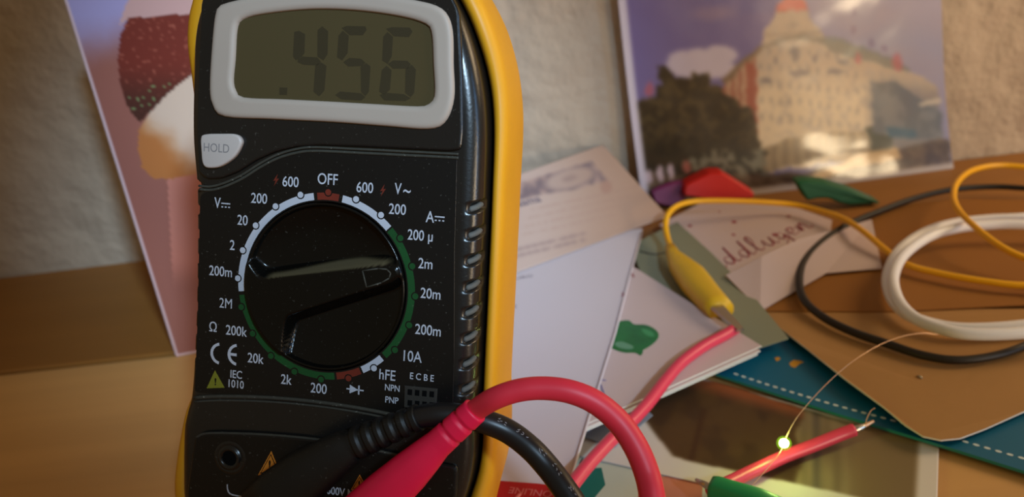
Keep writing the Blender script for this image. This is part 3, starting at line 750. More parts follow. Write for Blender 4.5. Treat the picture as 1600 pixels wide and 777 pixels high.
# ------------------------------------------------------------------ pictures standing at the back
# pink card, left
PB = at(275, 558, 0.2); up = Vector((0, 0, 1)); dx = Vector((0.985, 0.17, 0)).normalized(); CW, CH = 110.0, 160.0
def pc(u, v): return PB+dx*(CW*u)+up*(CH*(1-v))
def proj(p):
    q = p-EYE; z = q.dot(FW); return CX+FPX*q.dot(CR)/z, CY+FPX*q.dot(CD)/z
DOME = [(200, 28), (240, 26), (285, 22), (330, 24), (350, 60), (345, 110), (312, 118), (280, 132), (250, 160), (218, 192), (202, 172), (188, 135), (184, 95), (188, 55)]
LOBE = [(300, 117), (340, 110), (352, 200), (320, 268), (270, 280), (240, 279), (222, 262), (215, 232), (217, 205), (232, 180), (262, 146)]
def pink(u, v):
    x, y = proj(pc(u, v)); n_ = fbm(x, y, 0.02)
    c = mixc((168, 160, 206), (154, 98, 86), sstep(20, 120, y+10*n_+(x-130)*0.2))
    c = mixc(c, (160, 108, 98), sstep(300, 520, y)*0.6)
    if inpoly(x, y, [(185, 40), (200, 0), (215, -60), (360, -60), (350, 40), (330, 30), (200, 30)]): c = (204, 164, 160)
    if x > 262+0.05*(y-285) and y > 268: c = mixc((196, 128, 112), c, sstep(400, 455, y))
    if inpoly(x, y, DOME):
        s = noise.noise(Vector((x*0.16, y*0.16, 1))); c = mixc((118, 46, 34), (74, 40, 30), sstep(90, 180, y))
        c = mixc(c, (190, 110, 90), sstep(0.28, 0.6, s)*0.6)
        if y > 130 and s > 0.42: c = (120, 138, 92)
    if inpoly(x, y, LOBE): c = mixc((214, 190, 170), (184, 116, 62), sstep(0, 70, (y-150)-(x-235)*1.15+20*n_))
    if u < 0.008 or v > 0.993: c = (226, 200, 206)
    return c
gc = empty('greeting_card', PB, 'pink greeting card with printed brown glazed dome, standing behind the multimeter', 'card')
in_root(painted('front_leaf', (pc(0, 0), pc(1, 0), pc(1, 1), pc(0, 1)), 170, 240, pink, M['satin'], 0.35), gc)
b0 = PB+dx*(CW)+Vector((0, 0.5, 0)); bk = [b0, b0+Vector((-70, 62, 0)), b0+Vector((-70, 62, CH)), b0+Vector((0, 0, CH))]
vs = bk+[p+Vector((0.25, 0.28, 0)) for p in bk]
in_root(mesh('back_leaf', vs, [(0, 1, 2, 3), (4, 5, 6, 7), (0, 1, 5, 4), (1, 2, 6, 5), (2, 3, 7, 6), (3, 0, 4, 7)], M['paperpink']), gc)

# postcard leaning on the wall
bl = at(992, 303, 0.4); brr = at(1470, 252, 0.4)
bl.y = min(bl.y, wall_y(bl.x)-5); brr.y = min(brr.y, wall_y(brr.x)-4)
def wall_hit(px, py, off): return onwall(px, py, off)
tl, tr_ = wall_hit(961, -42, 8), wall_hit(1470, -42, 1.5)
blp = proj(bl); brp = proj(brr)
TREE = [(978, 262), (982, 200), (985, 165), (1000, 145), (1018, 138), (1030, 118), (1028, 92), (1036, 90), (1046, 108), (1075, 112), (1096, 98), (1105, 118), (1125, 130), (1150, 150), (1170, 172), (1178, 205), (1186, 232), (1176, 262)]
def blob(x, y, cx, cy, rx, ry): return 1-math.hypot((x-cx)/rx, (y-cy)/ry)
def postcard(u, v):
    px = (961*(1-u)+1470*u)*(1-v)+(blp[0]*(1-u)+brp[0]*u)*v; py = (-42)*(1-v)+(blp[1]*(1-u)+brp[1]*u)*v
    n1 = fbm(px, py, 0.03); n2 = fbm(px+90, py, 0.09); x, y = px+3*n2, py+3*n1
    if u < 0.026: return (214, 208, 226)
    if v > 0.965: return (196, 186, 182)
    c = mixc((108, 98, 158), (160, 158, 186), sstep(1180, 1400, x)); c = mixc(c, (178, 168, 190), sstep(1150, 1300, x)*sstep(70, 0, y)*0.8)
    c = mixc(c, (104, 100, 150), sstep(40, 220, y)*0.3)
    cl = max(blob(x, y, 1062, 90, 30, 24), blob(x, y, 1088, 82, 28, 20), blob(x, y, 1118, 78, 34, 20), blob(x, y, 1098, 98, 60, 18)); c = mixc(c, (196, 186, 206), sstep(0, 0.35, cl))
    cl = blob(x, y, 1110, 15, 50, 18); c = mixc(c, (150, 130, 160), 0.6*sstep(0, 0.8, cl))
    # main building
    hx, hy = x+2.5*fbm(px, py, 0.15), y+2.5*fbm(py, px, 0.15)
    if inpoly(hx, hy, [(1183, 62), (1188, 40), (1200, 26), (1206, 10), (1256, 10), (1262, 26), (1276, 42), (1284, 54), (1340, 66), (1378, 82), (1412, 100), (1440, 112), (1462, 130), (1466, 215), (1350, 235), (1170, 262), (1172, 180), (1118, 150), (1125, 118), (1172, 72)]):
        c = mixc((192, 172, 152), (228, 208, 176), sstep(80, 150, y)); c = mixc(c, (176, 164, 156), 0.5*sstep(0.0, 0.5, n2))
        if x > 1340: c = mixc(c, (128, 124, 128), sstep(1340, 1372, x)*sstep(85, 150, y+(x-1340)*-0.1))
        if 1180 < x < 1345 and 66 < y < 190:                    # rows of windows
            k_ = math.sin((x-1180)*0.42+0.4)*0.5+0.5; q_ = math.sin((y-66-(x-1236)*0.10)*0.24)*0.5+0.5
            c = mixc(c, (132, 122, 120), 0.55*sstep(0.62, 0.95, k_)*sstep(0.4, 0.8, q_))
        if x < 1176: c = (158, 96, 78) if int((x-1118)/6) % 2 else (190, 158, 130)
        if x < 1176 and 1160 < x and y > 90: c = (156, 72, 56)
    if inpoly(hx, hy, [(1120, 116), (1172, 70), (1182, 60), (1184, 68), (1128, 121)]): c = (120, 96, 72)
    if inpoly(hx, hy, [(1205, 12), (1212, 0), (1222, -14), (1232, -26), (1243, -14), (1252, 0), (1258, 12)]): c = (206, 92, 78)
    if inpoly(hx, hy, [(1190, 46), (1276, 42), (1280, 47), (1188, 52)]): c = mixc(c, (140, 126, 112), 0.5)
    if blob(x, y, 1236, 34, 8, 6) > 0: c = mixc(c, (150, 136, 124), 0.6)
    for cx, cy, rx, ry in ((1236, 77, 8, 14), (1243, 106, 18, 6), (1192, 116, 10, 5), (1300, 104, 16, 5), (1312, 88, 12, 5), (1268, 84, 4, 8), (1206, 84, 4, 8)):
        c = mixc(c, (104, 100, 110), 0.75*sstep(0, 0.35, blob(x, y, cx, cy, rx, ry)))
    if inpoly(hx, hy, [(1270, 50), (1290, 50), (1345, 64), (1400, 88), (1420, 100), (1404, 104), (1340, 84), (1288, 70)]): c = mixc(c, (110, 116, 112), 0.75)
    if inpoly(hx, hy, [(1180, 62), (1240, 46), (1285, 52), (1284, 58), (1240, 53), (1184, 69)]): c = mixc(c, (120, 114, 104), 0.65)
    for cx, cy, r_ in ((1336, 82, 7), (1398, 90, 11), (1012, 128, 8), (1010, 148, 6), (1328, 38, 5), (1330, 14, 4), (1358, 60, 5), (1378, 68, 4)):
        c = mixc(c, (190, 84, 96) if r_ > 6.5 else (112, 94, 136), 0.7*sstep(0, 0.4, blob(x, y, cx, cy, r_*0.9, r_*1.6)))
    # street, arcade, cars
    if inpoly(x, y, [(1172, 226), (1220, 205), (1300, 196), (1352, 192), (1380, 206), (1376, 226), (1300, 230), (1176, 262)]):
        c = mixc((150, 128, 98), (196, 172, 132), 0.5+0.5*math.sin(x*0.36)); c = mixc(c, (84, 68, 52), sstep(196, 226, y-abs(x-1270)*0.04)*0.35)
    if inpoly(x, y, [(1345, 190), (1368, 186), (1385, 206), (1382, 228), (1350, 228)]): c = (60, 62, 44)
    if inpoly(x, y, [(975, 256), (1140, 238), (1180, 262), (1240, 260), (1300, 248), (1395, 226), (1440, 212), (1475, 210), (1475, 262), (1200, 300), (975, 320)]): c = mixc((74, 54, 38), (104, 84, 64), sstep(-0.3, 0.4, n2))
    if inpoly(x, y, [(1226, 276), (1290, 250), (1345, 226), (1390, 222), (1398, 238), (1310, 256), (1262, 276)]): c = (216, 182, 130)
    if inpoly(x, y, [(1355, 120), (1395, 118), (1440, 150), (1466, 165), (1466, 208), (1390, 208), (1355, 196)]): c = mixc((96, 102, 112), (120, 124, 130), sstep(-0.2, 0.3, n1))
    if inpoly(x, y, [(1430, 152), (1465, 146), (1466, 154), (1432, 158)]): c = (200, 190, 176)
    if inpoly(x, y, [(1375, 190), (1420, 194), (1424, 206), (1380, 208)]): c = (60, 96, 120)
    if inpoly(px+9*fbm(px, py, 0.09), py+9*fbm(py, px, 0.09), TREE): c = mixc((28, 21, 9), (64, 52, 28), sstep(-0.25, 0.35, n2)*sstep(260, 170, y))
    if inpoly(x, y, [(1060, 240), (1100, 224), (1186, 222), (1190, 262), (1100, 268), (1062, 262)]) and n2 > -0.05: c = (110, 108, 92)
    for cx, cy in ((1026, 262), (1042, 258), (1066, 250), (1010, 266), (1092, 262)):
        if blob(x, y, cx, cy, 5, 12) > 0: c = (196, 176, 190) if cx < 1060 else (150, 80, 70)
    return mixc(c, (255, 255, 255), 0.04)
pcd = painted('postcard', (tl, tr_, brr, bl), 300, 200, postcard, M['print'], 0.35, warp=lambda u, v: 2.0*math.sin(math.pi*u)*v+8.0*v**3, blur=1)
tag(pcd, 'glossy postcard of a white corner building and a dark tree, leaning on the wall', 'postcard')

# ------------------------------------------------------------------ papers on the desk, lowest first
def poly(P, z): return [at(p[0], p[1], p[2] if len(p) > 2 else z) for p in P]
o = sheet('leaflet', poly([(880, 696), (960, 712), (1060, 734), (1180, 760), (1260, 800), (1250, 900), (840, 900)], 0.2), 0.25, M['leaflet'])
lf = tag(o, 'pale grey-green leaflet at the lower edge, printed with a teal block and reddish picture', 'leaflet')
ch = sheet('teal_block', poly([(893, 735), (940, 731), (946, 758), (930, 777), (890, 810), (880, 760)], 0.46), 0.03, M['tealblock'], lf)
ch = sheet('reddish_picture', poly([(1005, 760), (1030, 745), (1075, 744), (1098, 752), (1096, 800), (980, 810)], 0.46), 0.03, M['skinprint'], lf)
text_mesh('printed_letter', 'K', 4.0, M['blackwire'], fr_flat(911, 722, 0.46, 940, 728), lf, bold=0.05)

PHI = [(997, 640), (1040, 612), (1096, 594), (1130, 597), (1200, 622), (1300, 652), (1435, 688), (1428, 796), (1400, 790), (1340, 777), (1240, 755), (1160, 738), (1100, 726), (1053, 714), (1025, 680)]
tlp, trp, brp2, blp2 = at(985, 560, 0.9), at(1467, 694, 0.9), at(1463, 838, 0.9), at(885, 708, 0.9)
def photo(u, v):
    p = (tlp*(1-u)+trp*u)*(1-v)+(blp2*(1-u)+brp2*u)*v; x, y = proj(p); n1 = fbm(x, y, 0.02)
    if not inpoly(x, y, PHI): return (222, 216, 212)
    c = mixc((72, 50, 32), (86, 62, 36), sstep(-0.3, 0.3, n1)); c = mixc((150, 84, 50), c, sstep(0, 26, y-(594+0.28*(x-1096))))
    ex = 1249+6*math.sin(y*0.09)
    if x > ex:
        s = noise.noise(Vector((x*0.06, y*0.012, 5))); c = mixc((118, 102, 78), (152, 136, 104), 0.5+s); c = mixc(c, (98, 88, 76), sstep(0.75, 1, math.sin((x-1262)*0.115)*0.5+0.5)*sstep(1330, 1285, x))
        c = mixc(c, (128, 108, 76), sstep(1310, 1350, x))
    if abs(x-1085-(700-y)*0.25) < 4 and y > 640: c = (70, 44, 26)
    return c
ph = tag(painted('photograph', (tlp, trp, brp2, blp2), 260, 130, photo, M['satin'], 0.3, blur=1), 'dark brown photograph with a white border lying under the red wire', 'photograph')

tl_ = sheet('booklet', poly([(1118, 588), (1190, 540), (1230, 520), (1500, 520), (1720, 600), (1720, 784), (1600, 741), (1480, 703), (1300, 648)], 1.6), 1.0, M['teal'], edge=M['tealedge'])
tl_ = tag(tl_, 'teal booklet with a line of white dashes, tucked under the brown kraft sheet', 'booklet')
gs = []
path = [(1150, 585), (1200, 601.5), (1260, 620), (1320, 637.5), (1386, 655), (1460, 676), (1520, 694), (1600, 717), (1680, 740)]
pp = catmull([at(x, y, 2.66) for x, y in path], 12); acc = 0; last = pp[0]; nxt = 0
for a, b in zip(pp, pp[1:]):
    Ls = (b-a).length; t = 0
    while acc+Ls-t*Ls >= nxt and t <= 1:
        k = (nxt-acc)/Ls
        if k > 1: break
        q = a.lerp(b, k); dd = (b-a).normalized(); sd = dd.cross(Vector((0, 0, 1)))
        P = [q+dd*(0.85*math.cos(w_))+sd*(0.48*math.sin(w_)) for w_ in [2*math.pi*j/10 for j in range(10)]]
        gs.append(([*P, *[p_+Vector((0, 0, 0.04)) for p_ in P]], [tuple(range(10))[::-1], tuple(range(10, 20))]+[(j, (j+1) % 10, 10+(j+1) % 10, 10+j) for j in range(10)])); nxt += 2.75
    acc += Ls
v, f = join_geo(*gs); mesh('dashed_line', v, f, M['stitch'], tl_)
sheet('gold_emblem', poly([(1233, 568), (1240, 563), (1250, 564), (1256, 566), (1248, 570), (1242, 575), (1236, 573)], 2.62), 0.04, M['gold'], tl_)
sheet('gold_emblem', poly([(1210, 560), (1216, 558), (1220, 561), (1214, 565)], 2.62), 0.04, M['gold'], tl_)

kr = sheet('kraft_sheet', poly([(1192, 490, 3.6), (1215, 512, 4.2), (1260, 546, 5.5), (1320, 594, 6.0), (1380, 638, 5.5), (1415, 667, 5), (1442, 684, 4.5), (1470, 690, 4.2), (1500, 687, 4), (1540, 672, 4), (1600, 645, 4), (1720, 595, 4), (1720, 484, 3.4), (1400, 486, 3.4)], 3), 0.5, M['kraft'], edge=M['paperedge'])
tag(kr, 'plain brown kraft sheet with a rounded corner, overlapping the teal booklet', 'paper')
en = sheet('kraft_envelope', poly([(1176, 488), (1400, 489, 3.9), (1600, 479), (1720, 474), (1720, 318), (1500, 312), (1340, 330), (1180, 360)], 4.1), 0.6, M['kraftdark'])
tag(en, 'orange-brown kraft envelope under the white cable coil, edge above the kraft sheet', 'envelope')
iv = sheet('invitation', poly([(1030, 352), (1095, 318), (1170, 318), (1235, 322), (1300, 345), (1290, 427), (1190, 486), (1130, 452)], 4.9), 0.3, M['paperpink'])
tag(iv, 'white invitation with red dots and red script beneath the yellow wire', 'invitation')
sheet('folded_flap', poly([(1134, 431, 7.5), (1190, 402, 10.5), (1250, 374, 9.5), (1362, 344, 5.8), (1378, 420, 5.6), (1290, 428, 5.6), (1240, 457, 5.6), (1188, 486, 5.4)], 5.4), 0.3, M['paperpink'], iv)
for x, y, r_ in ((1147, 347, 1.2), (1146, 367, 0.9), (1211, 367, 1.3), (1232, 338, 1.0), (1078, 353, 1.0), (1085, 382, 0.6), (1124, 331, 0.6)):
    c = at(x, y, 5.22); P = [c+Vector((r_*math.cos(a), r_*1.3*math.sin(a), 0)) for a in [2*math.pi*j/12 for j in range(12)]]
    sheet('red_dot', P, 0.03, M['inkred'], iv)
def script(frame, size, m, parent):
    L_ = {'e': [(0, .35), (.35, .45), (.42, .75), (.22, .85), (.08, .5), (.2, .08), (.5, .15)], 'i': [(0, .2), (.2, .85), (.18, .2), (.35, .05), (.5, .25)],
          'd': [(.45, .75), (.2, .82), (.05, .4), (.2, .05), (.42, .4), (.66, 1.75), (.48, .3), (.6, .05), (.75, .25)], 'l': [(0, .2), (.35, 1.2), (.36, 1.75), (.2, 1.5), (.12, .3), (.25, .03), (.45, .25)],
          'u': [(0, .3), (.18, .85), (.15, .2), (.32, .05), (.5, .4), (.58, .85), (.52, .2), (.65, .05), (.8, .25)], 'g': [(.42, .75), (.18, .82), (.05, .4), (.2, .1), (.42, .5), (.36, -.5), (.1, -.75), (.0, -.4), (.55, .25)],
          'n': [(0, .1), (.12, .8), (.12, .05), (.3, .7), (.45, .8), (.48, .1), (.62, .02), (.8, .25)]}
    x = 0.0; gs = []
    for ch in 'eiddlugen':
        P = [Vector(frame((x+a+b*0.20)*size*1.5, b*size*0.95, 0.0)) for a, b in L_[ch]]
        gs.append(tube_geo(catmull(P, 5), lambda t: 0.16+0.2*math.sin(math.pi*t)**2, 6)); x += max(a for a, b in L_[ch])+0.06
    v, f = join_geo(*gs); return mesh('script_lettering', v, f, m, parent)
script(fr_flat(1108, 431, 5.26, 1276, 352, 1.15), 7.4, M['inkred'], iv)
text_mesh('script_lettering', 'Nuernber', 8, M['ink'], fr_flat(1240, 424, 6.3, 1320, 388, 1.1), iv, xs=0.9, shear=0.3, depth=0.04)

gcard = sheet('card', poly([(985, 385), (1058, 348), (1110, 395), (1170, 455), (1232, 530), (1174, 549), (1080, 480), (1000, 425)], 6.1), 0.4, M['greencard'])
tag(gcard, 'grey-green card under the yellow crocodile clip', 'card')
g_ = catmull([at(x, y, 6.55) for x, y in ((1000, 393), (1022, 398), (1040, 395), (1052, 390))], 6)
v, f = tube_geo(g_, 0.35, 6); mesh('curved_line', v, f, M['blackwire'], gcard)

# stacked white sheets with the green paint blot
def stack_sheet(dx_, dy_, z, t, label):
    P = [(988+dx_, 424+dy_), (1080+dx_, 482+dy_), (1190+dx_, 549+dy_), (1060+dx_, 607+dy_), (905+dx_, 676+dy_), (860, 690), (830, 560), (930, 415)]
    return tag(sheet('paper_sheet', poly(P, z), t, M['paperpink'], edge=M['paperedge']), label, 'paper', None)
s1 = stack_sheet(-6, 6, 6.8, 0.5, 'lowest white sheet edge under the sheet with the green paint blot')
s2 = stack_sheet(-2, 1, 7.7, 0.5, 'white sheet edge sandwiched in the stack, just below the green-blotted sheet')
s3 = stack_sheet(0, -7, 8.4, 0.35, 'white sheet marked with a green paint blot, top of its stack')
def blotch(P, z, name, m, par, t=0.05): return sheet(name, [at(x, y, z) for x, y in smooth_poly(P, 4)], t, m, par)
blotch([(953, 520), (960, 508), (970, 502), (983, 501), (991, 507), (1010, 508), (1026, 517), (1029, 527), (1020, 538), (1005, 547), (994, 547), (975, 536), (958, 530)], 8.76, 'paint_blot', M['inkgreen'], s3)
blotch([(950, 541), (955, 531), (968, 529), (985, 536), (1004, 546), (1001, 556), (992, 552), (972, 551)], 8.74, 'paint_blot', M['inkgreen'], s3, 0.04)
blotch([(960, 537), (972, 534), (990, 542), (984, 546), (968, 544)], 8.80, 'paint_smear', mat('pale_green_paint', rgb(96, 150, 120), 0.35), s3, 0.02)
blotch([(1002, 514), (1018, 518), (1022, 526), (1010, 524)], 8.82, 'paint_smear', mat('mid_green_paint', rgb(60, 150, 92), 0.35), s3, 0.02)
v, f = join_geo(tube_geo([at(x, y, 8.8) for x, y in ((935, 592), (940, 605), (945, 620))], 0.22, 6), tube_geo([at(x, y, 8.8) for x, y in ((935, 592), (941, 594), (947, 595))], 0.18, 6))
mesh('pen_mark', v, f, M['inkblue'], s3)

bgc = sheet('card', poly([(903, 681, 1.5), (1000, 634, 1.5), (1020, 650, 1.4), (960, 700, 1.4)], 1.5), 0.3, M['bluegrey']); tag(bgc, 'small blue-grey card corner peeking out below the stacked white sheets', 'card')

# big white sheet beside the meter
A = sheet('paper_sheet', poly([(1004, 358), (985, 430), (962, 520), (925, 640), (903, 712), (886, 768), (700, 745), (760, 420), (860, 380)], 9.2), 0.35, M['paper'], edge=M['paperedge'])
tag(A, 'large white sheet lying right beside the yellow holster', 'paper')
e = [at(x, y, 9.75) for x, y in ((1003, 362), (984, 432), (961, 521), (924, 641), (902, 713), (885, 768))]
v, f = tube_geo(e, 0.45, 8); mesh('folded_edge', v, f, M['paper'], A, True)
text_mesh('printed_line', 'BURO', 3.2, M['ink'], fr_flat(815, 434, 9.58, 850, 428), A, xs=1.1)
text_mesh('printed_line', 'ICE', 3.2, M['ink'], fr_flat(798, 480, 9.58, 830, 476), A, xs=1.1)
v, f = join_geo(*[tube_geo([at(x, y, 9.62) for x, y in P], 0.3, 6) for P in (((983, 430), (988, 428), (990, 432)), ((973, 458), (975, 460), (972, 463)))])
mesh('red_mark', v, f, M['inkred'], A)
# red flyer
fl = sheet('flyer', poly([(740, 748), (786, 753), (840, 757), (905, 765), (900, 830), (720, 830)], 10.0), 0.25, M['flyer'])
tag(fl, 'red flyer with ONLINE printed upside down, at the foot of the white sheet', 'flyer')
text_mesh('flyer_lettering', 'ONLINE', 3.5, M['flyertext'], fr_flat(829, 769, 10.27, 760, 762, 1.0), fl, xs=0.95, bold=0.02)
v, f = tube_geo([at(x, y, 10.4) for x, y in ((812, 773), (806, 780), (800, 790))], 0.5, 6); mesh('flyer_stroke', v, f, M['flyertext'], fl)

# tan card with an engraved vignette, tilted against the wall
c_tr = onwall(942, 226, 2.5); c_r = at(1043, 338, 10.2)
c_b = at(800, 432, 10.2)
# right and lower edges fix its plane
ex = c_r-c_tr; nrm = (c_b-c_r).cross(c_tr-c_r).normalized()
def onplane(px, py):
    d = ray(px, py); s = (c_r-EYE).dot(nrm)/d.dot(nrm); return EYE+d*s
q_tl = onplane(745, 296); q_bl = onplane(745, 449)
def tan(u, v):
    p = (q_tl*(1-u)+c_tr*u)*(1-v)+(q_bl*(1-u)+c_r*u)*v; x, y = proj(p); n_ = fbm(x, y, 0.07)
    c = (182, 154, 138); c = mixc(c, (206, 190, 186), sstep(960, 820, x)*0.5)
    # vignette frame and its pale oval
    fr_ = inpoly(x, y, [(790, 292), (840, 277), (925, 252), (938, 268), (950, 282), (930, 287), (890, 298), (850, 303), (790, 318)])
    if fr_:
        e_ = blob(x-(0), y+(x-890)*0.22, 890, 279, 42, 17)
        c = mixc((150, 130, 128), c, sstep(0.0, 0.3, e_)*0.8) if e_ > 0 else mixc((128, 112, 116), (176, 150, 142), 0.5+1.6*n_)
        c = mixc(c, (156, 132, 126), 0.7*sstep(0, 0.6, blob(x, y+(x-890)*0.22, 890, 279, 16, 7)))
    for k, (ya, xa, xb) in enumerate(((322, 830, 1000), (334, 820, 985), (346, 815, 970), (358, 815, 960))):
        yy = ya-(x-830)*0.22
        if abs(y+2-yy-8) < 1.6 and xa < x < xb and noise.noise(Vector((x*0.2, k*9, 0))) > -0.15: c = mixc(c, (176, 146, 134), 0.6)
    for ya in (392, 402):
        if abs(y-(ya-(x-800)*0.24)) < 1.7 and x < 915 and noise.noise(Vector((x*0.12, ya, 0))) > -0.3: c = mixc(c, (140, 118, 118), 0.75)
    if blob(x, y, 947, 292, 9, 10) > 0: c = mixc(c, (170, 132, 120), .6)
    return c
tc_ = tag(painted('card', (q_tl, c_tr, c_r, q_bl), 220, 110, tan, M['matte'], 0.35, blur=1), 'tan card with a grey engraved vignette, propped between the meter and the wall', 'card')
cm = onplane(822, 316); ux_ = (onplane(850, 309)-cm).normalized(); uy_ = nrm.cross(ux_); uy_ = uy_ if uy_.z > 0 else -uy_; nz_ = nrm if nrm.dot(EYE-cm) > 0 else -nrm
text_mesh('card_lettering', 'Mama', 6.5, M['ink'], lambda x, y, q: cm+ux_*x+uy_*y+nz_*(q+0.05), tc_, xs=0.95, bold=0.12, depth=0.05)

# ------------------------------------------------------------------ clips and wires
def fl_axis(P, z, hw, hh, name, m, label, cat, ex=2.3, group=None):
    return None
# yellow crocodile clip lead
yl = empty('crocodile_clip_lead', at(1085, 440, 6.6), 'yellow crocodile clip on a yellow wire, biting the red wire end', 'clip lead')
zc = 11.0
axp = [((1047, 386), 1.6, 1.6), ((1052, 398), 2.2, 2.0), ((1064, 415), 3.9, 3.2), ((1078, 430), 4.75, 3.9), ((1090, 446), 4.75, 4.1), ((1104, 462), 4.3, 4.0), ((1118, 476), 3.9, 3.6), ((1127, 486), 3.7, 3.4)]
in_root(loft('clip_boot', [(at(x, y, zc), a*1.28, b*1.1) for (x, y), a, b in axp], M['clipyellow'], None, ex=2.4), yl)
def jaw(za, zb_, w_, name):
    A_, B_ = at(1120, 478, za), at(1157, 516, zb_); t = (B_-A_).normalized(); s = t.cross(Vector((0, 0, 1))).normalized(); vs = []; nS = 12
    for k in range(nS+1):
        q = A_.lerp(B_, k/nS); ww = w_*(1-0.45*k/nS); hh_ = 0.5
        drop = 0.35 if (k % 2 and k > 5) else 0
        u_ = Vector((0, 0, 1))
        vs += [q-s*ww-u_*(hh_+drop), q+s*ww-u_*(hh_+drop), q+s*ww*0.8+u_*hh_, q-s*ww*0.8+u_*hh_]
    fs = []
    for k in range(nS):
        for e_ in range(4): fs.append((k*4+e_, k*4+(e_+1) % 4, k*4+4+(e_+1) % 4, k*4+4+e_))
    fs += [(0, 1, 2, 3), tuple(nS*4+e_ for e_ in (3, 2, 1, 0))]
    return mesh(name, vs, fs, M['steel'])
in_root(jaw(13.2, 11.8, 2.6, 'clip_jaw'), yl); in_root(jaw(9.2, 8.6, 2.4, 'clip_jaw'), yl)
ywp = [(1050, 392, 11), (1043, 372, 12), (1040, 352, 15), (1044, 335, 18), (1058, 322, 19), (1085, 315, 18), (1130, 314, 16), (1190, 316, 13), (1250, 322, 10), (1310, 339, 10.5), (1345, 359, 11), (1385, 392, 9), (1420, 415, 8), (1480, 430, 8), (1540, 440, 8), (1600, 446, 8), (1690, 442, 9), (1740, 380, 10), (1720, 300, 12), (1660, 268, 14), (1600, 261, 15), (1555, 259, 16), (1518, 267, 17), (1496, 285, 18), (1490, 308, 18), (1499, 330, 17.5), (1525, 356, 17), (1560, 383, 15), (1600, 403, 13), (1660, 420, 12)]
in_root(tube('wire', [at(*p) for p in ywp], 1.25, M['yellowwire'], None, 12, 8), yl)
# black wire loop
bw = [(1700, 305, 6.5), (1640, 297, 6.5), (1600, 294, 6.5), (1550, 292, 6.5), (1490, 296, 6.8), (1430, 310, 7), (1375, 330, 7), (1320, 354, 7.2), (1280, 382, 7.2), (1256, 410, 7.2), (1249, 438, 7), (1256, 468, 7), (1285, 495, 7), (1330, 518, 7), (1385, 537, 7), (1440, 555, 6.8), (1495, 563, 6.6), (1550, 557, 6.4), (1600, 541, 6.2), (1680, 505, 6.2)]
tag(anchored(tube('wire', [at(*p) for p in bw], lambda t: 1.25+0.25*abs(math.sin(t*3)), M['blackwire'], None, 12, 8)), 'thin black wire in a wide loop over the kraft paper', 'wire')
# white cable coil of two turns
wc = [(1720, 330), (1600, 340), (1540, 343), (1485, 350), (1440, 366), (1404, 393), (1387, 430), (1392, 464), (1415, 490), (1455, 506), (1510, 514), (1600, 509), (1720, 490), (1790, 430), (1740, 362), (1600, 351), (1540, 352), (1490, 358), (1448, 372), (1412, 399), (1396, 432), (1402, 466), (1425, 494), (1465, 512), (1515, 522), (1600, 520), (1720, 505)]
zz = [8.5+4.6*sstep(12, 15, i) for i in range(len(wc))]
tag(anchored(tube('cable_coil', [at(x, y, z) for (x, y), z in zip(wc, zz)], 2.0, M['whitecable'], None, 14, 8)), 'white cable lying in a coil on the kraft envelope', 'cable')
# red wires
rw = [(1150, 513, 10.6), (1132, 524, 10.6), (1100, 541, 11), (1066, 566, 11.5), (1040, 595, 12), (1013, 630, 12.5), (985, 660, 13), (955, 688, 13.5), (925, 720, 14), (902, 748, 14.5), (880, 778, 15), (850, 820, 15)]
r1_ = tag(anchored(tube('wire', [at(*p) for p in rw], 1.95, M['redwire'], None, 16, 8)), 'red wire held by the yellow crocodile clip, crossing the white sheets', 'wire')
w2 = empty('wire', at(1240, 715, 1.0), 'short red wire with a tinned bare tip, lying over the dark photograph', 'wire')
rp = [(1334, 672, 5.5), (1312, 680, 5.0), (1270, 697, 4.5), (1230, 712, 4.5), (1190, 730, 5), (1150, 749, 6), (1110, 768, 8)]
in_root(tube('insulation', [at(*p) for p in rp], 1.85, M['redwire'], None, 16, 8), w2)
in_root(tube('tinned_tip', [at(*p) for p in ((1326, 675, 5.3), (1338, 671, 5.6), (1346, 668, 5.7), (1350, 666, 5.8))], lambda t: 1.25*(1-0.35*t), M['steel'], None, 10, 5), w2)
in_root(tube('bare_strands', [at(*p) for p in ((1346, 668, 5.7), (1356, 663, 6), (1365, 658.5, 6.2))], lambda t: 0.75*(1-0.5*t), M['enamel'], None, 8, 5), w2)
in_root(tube('stray_strand', [at(*p) for p in ((1352, 664, 6), (1355, 653, 8), (1361, 642, 9.5), (1367, 638, 10))], 0.10, M['enamel'], None, 6, 6), w2)
# green crocodile clip at the lower edge
gl = empty('crocodile_clip', at(1130, 775, 1.2), 'bright green crocodile clip at the lower edge holding the fine lamp wire', 'clip')
in_root(loft('clip_boot', [(at(x, y, z), a, b) for x, y, z, a, b in ((1111, 762, 8, 3.0, 2.7), (1118, 764, 8, 3.35, 3.0), (1140, 772, 8, 3.5, 3.2), (1180, 788, 8, 4.2, 3.8), (1230, 812, 8, 4.4, 4), (1280, 838, 8, 2.4, 2.2))], M['clipgreen'], None), gl)
def jaw2(z):
    return tube('clip_jaw', [at(1125, 770, 8), at(1100, 757, z), at(1088, 750, (z+8)/2)], lambda t: 1.2*(1-0.6*t), M['steel'], None, 8, 5)
in_root(jaw2(9.6), gl); in_root(jaw2(6.2), gl)
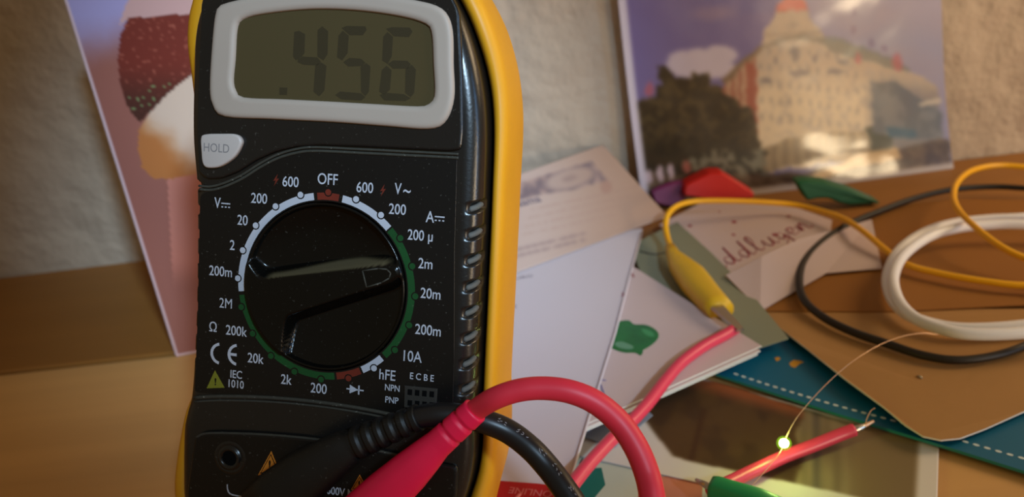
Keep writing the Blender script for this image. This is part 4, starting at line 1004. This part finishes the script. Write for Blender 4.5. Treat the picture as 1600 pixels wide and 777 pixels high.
# dark green clip and red clip at the back, purple scrap
def prism(name, P, base, thick, bev, m):
    D = (at(base[0], base[1], base[2])-EYE).dot(FW); n = len(P); cx = sum(p[0] for p in P)/n; cy = sum(p[1] for p in P)/n
    k = bev*FPX/D; In = offset_poly(P, -k); vs = []
    for R_, d in ((In, 0), (P, bev), (P, thick-bev), (In, thick)):
        vs += [dep(x, y, D)+(FW*d*0.82+Vector((0, d*0.57, 0)) if False else Vector((0, d, 0))) for x, y in R_]
    fs = [tuple(range(n)), tuple(range(3*n, 4*n))]
    for j_ in range(3):
        for i_ in range(n): i2 = (i_+1) % n; fs.append((j_*n+i_, j_*n+i2, (j_+1)*n+i2, (j_+1)*n+i_))
    return mesh(name, vs, fs, m)
o = prism('crocodile_clip', round_poly([(1244, 285), (1262, 282), (1292, 285), (1332, 297), (1378, 318), (1330, 322), (1312, 318), (1296, 311), (1278, 311), (1262, 315), (1253, 300)], 5, 3), (1290, 316, 5), 8, 1.0, M['clipdark'])
tag(anchored(o), 'dark green crocodile clip boot at the foot of the postcard', 'clip')
o = prism('crocodile_clip', round_poly([(1069, 306), (1071, 290), (1084, 283), (1108, 271), (1128, 270), (1142, 279), (1180, 303), (1176, 311), (1120, 314)], 4, 3), (1120, 312, 5), 9, 0.8, M['clipred'])
tag(anchored(o), 'red plastic clip boot behind the yellow wire, below the postcard', 'clip')
o = prism('plastic_scrap', round_poly([(1018, 300), (1030, 294), (1052, 286), (1071, 284), (1072, 312), (1050, 324), (1024, 318)], 4, 3), (1048, 316, 4), 4, 0.8, M['purple'])
tag(anchored(o), 'small purple plastic piece between the tan card and the red clip', 'plastic piece')
# lit LED on hair-thin enamelled wires
led_c = at(1225, 693, 12)
ld = empty('led', Vector((led_c.x, led_c.y, led_c.z-1)), 'tiny lit yellow-green LED on hair-thin wires above the dark photograph', 'LED')
def ball(r, rz, nU=20, nV=12):
    vs = []; fs = []
    for j in range(nV+1):
        th = math.pi*j/nV
        for k in range(nU):
            a = 2*math.pi*k/nU; vs.append(led_c+Vector((r*math.sin(th)*math.cos(a), r*math.sin(th)*math.sin(a), rz*math.cos(th))))
    for j in range(nV):
        for k in range(nU): k2 = (k+1) % nU; fs.append((j*nU+k, j*nU+k2, (j+1)*nU+k2, (j+1)*nU+k))
    return vs, fs
in_root(mesh('led_chip', *ball(1.25, 1.15), led_m, None, True), ld)
in_root(mesh('led_halo', *ball(2.0, 1.9), halo_m, None, True), ld)  # glow around the chip, put in as a shell
in_root(tube('upper_wire', [at(*p) for p in ((1226, 690, 12), (1232, 676, 14), (1245, 653, 16), (1268, 625, 18), (1300, 592, 20), (1335, 563, 22), (1375, 539, 22), (1410, 526, 20), (1440, 521, 18), (1466, 523, 16.5))], 0.11, M['enamel'], None, 6, 8), ld)
in_root(tube('lower_wire', [at(*p) for p in ((1224, 697, 12), (1217, 710, 12), (1205, 725, 11.5), (1188, 745, 11), (1160, 775, 10), (1140, 790, 9))], 0.11, M['enamel'], None, 6, 8), ld)
pl = bpy.data.lights.new('led_light', 'POINT'); pl.energy = 0.006; pl.color = (0.70, 1.0, 0.25); pl.shadow_soft_size = 0.0016
po = bpy.data.objects.new('led_light', pl); COL.objects.link(po); po.location = (led_c+Vector((0, -0.5, 2.6)))*MM
# bright crumb on the kraft sheet
cr = loft('wire_crumb', [(at(x, y, 4.9), a, a) for x, y, a in ((1433, 587, 0.2), (1437, 589, 0.5), (1441, 591, 0.2))], M['steel'], None, seg=8)
tag(anchored(cr), 'tiny shiny wire crumb lying on the kraft sheet', 'crumb')
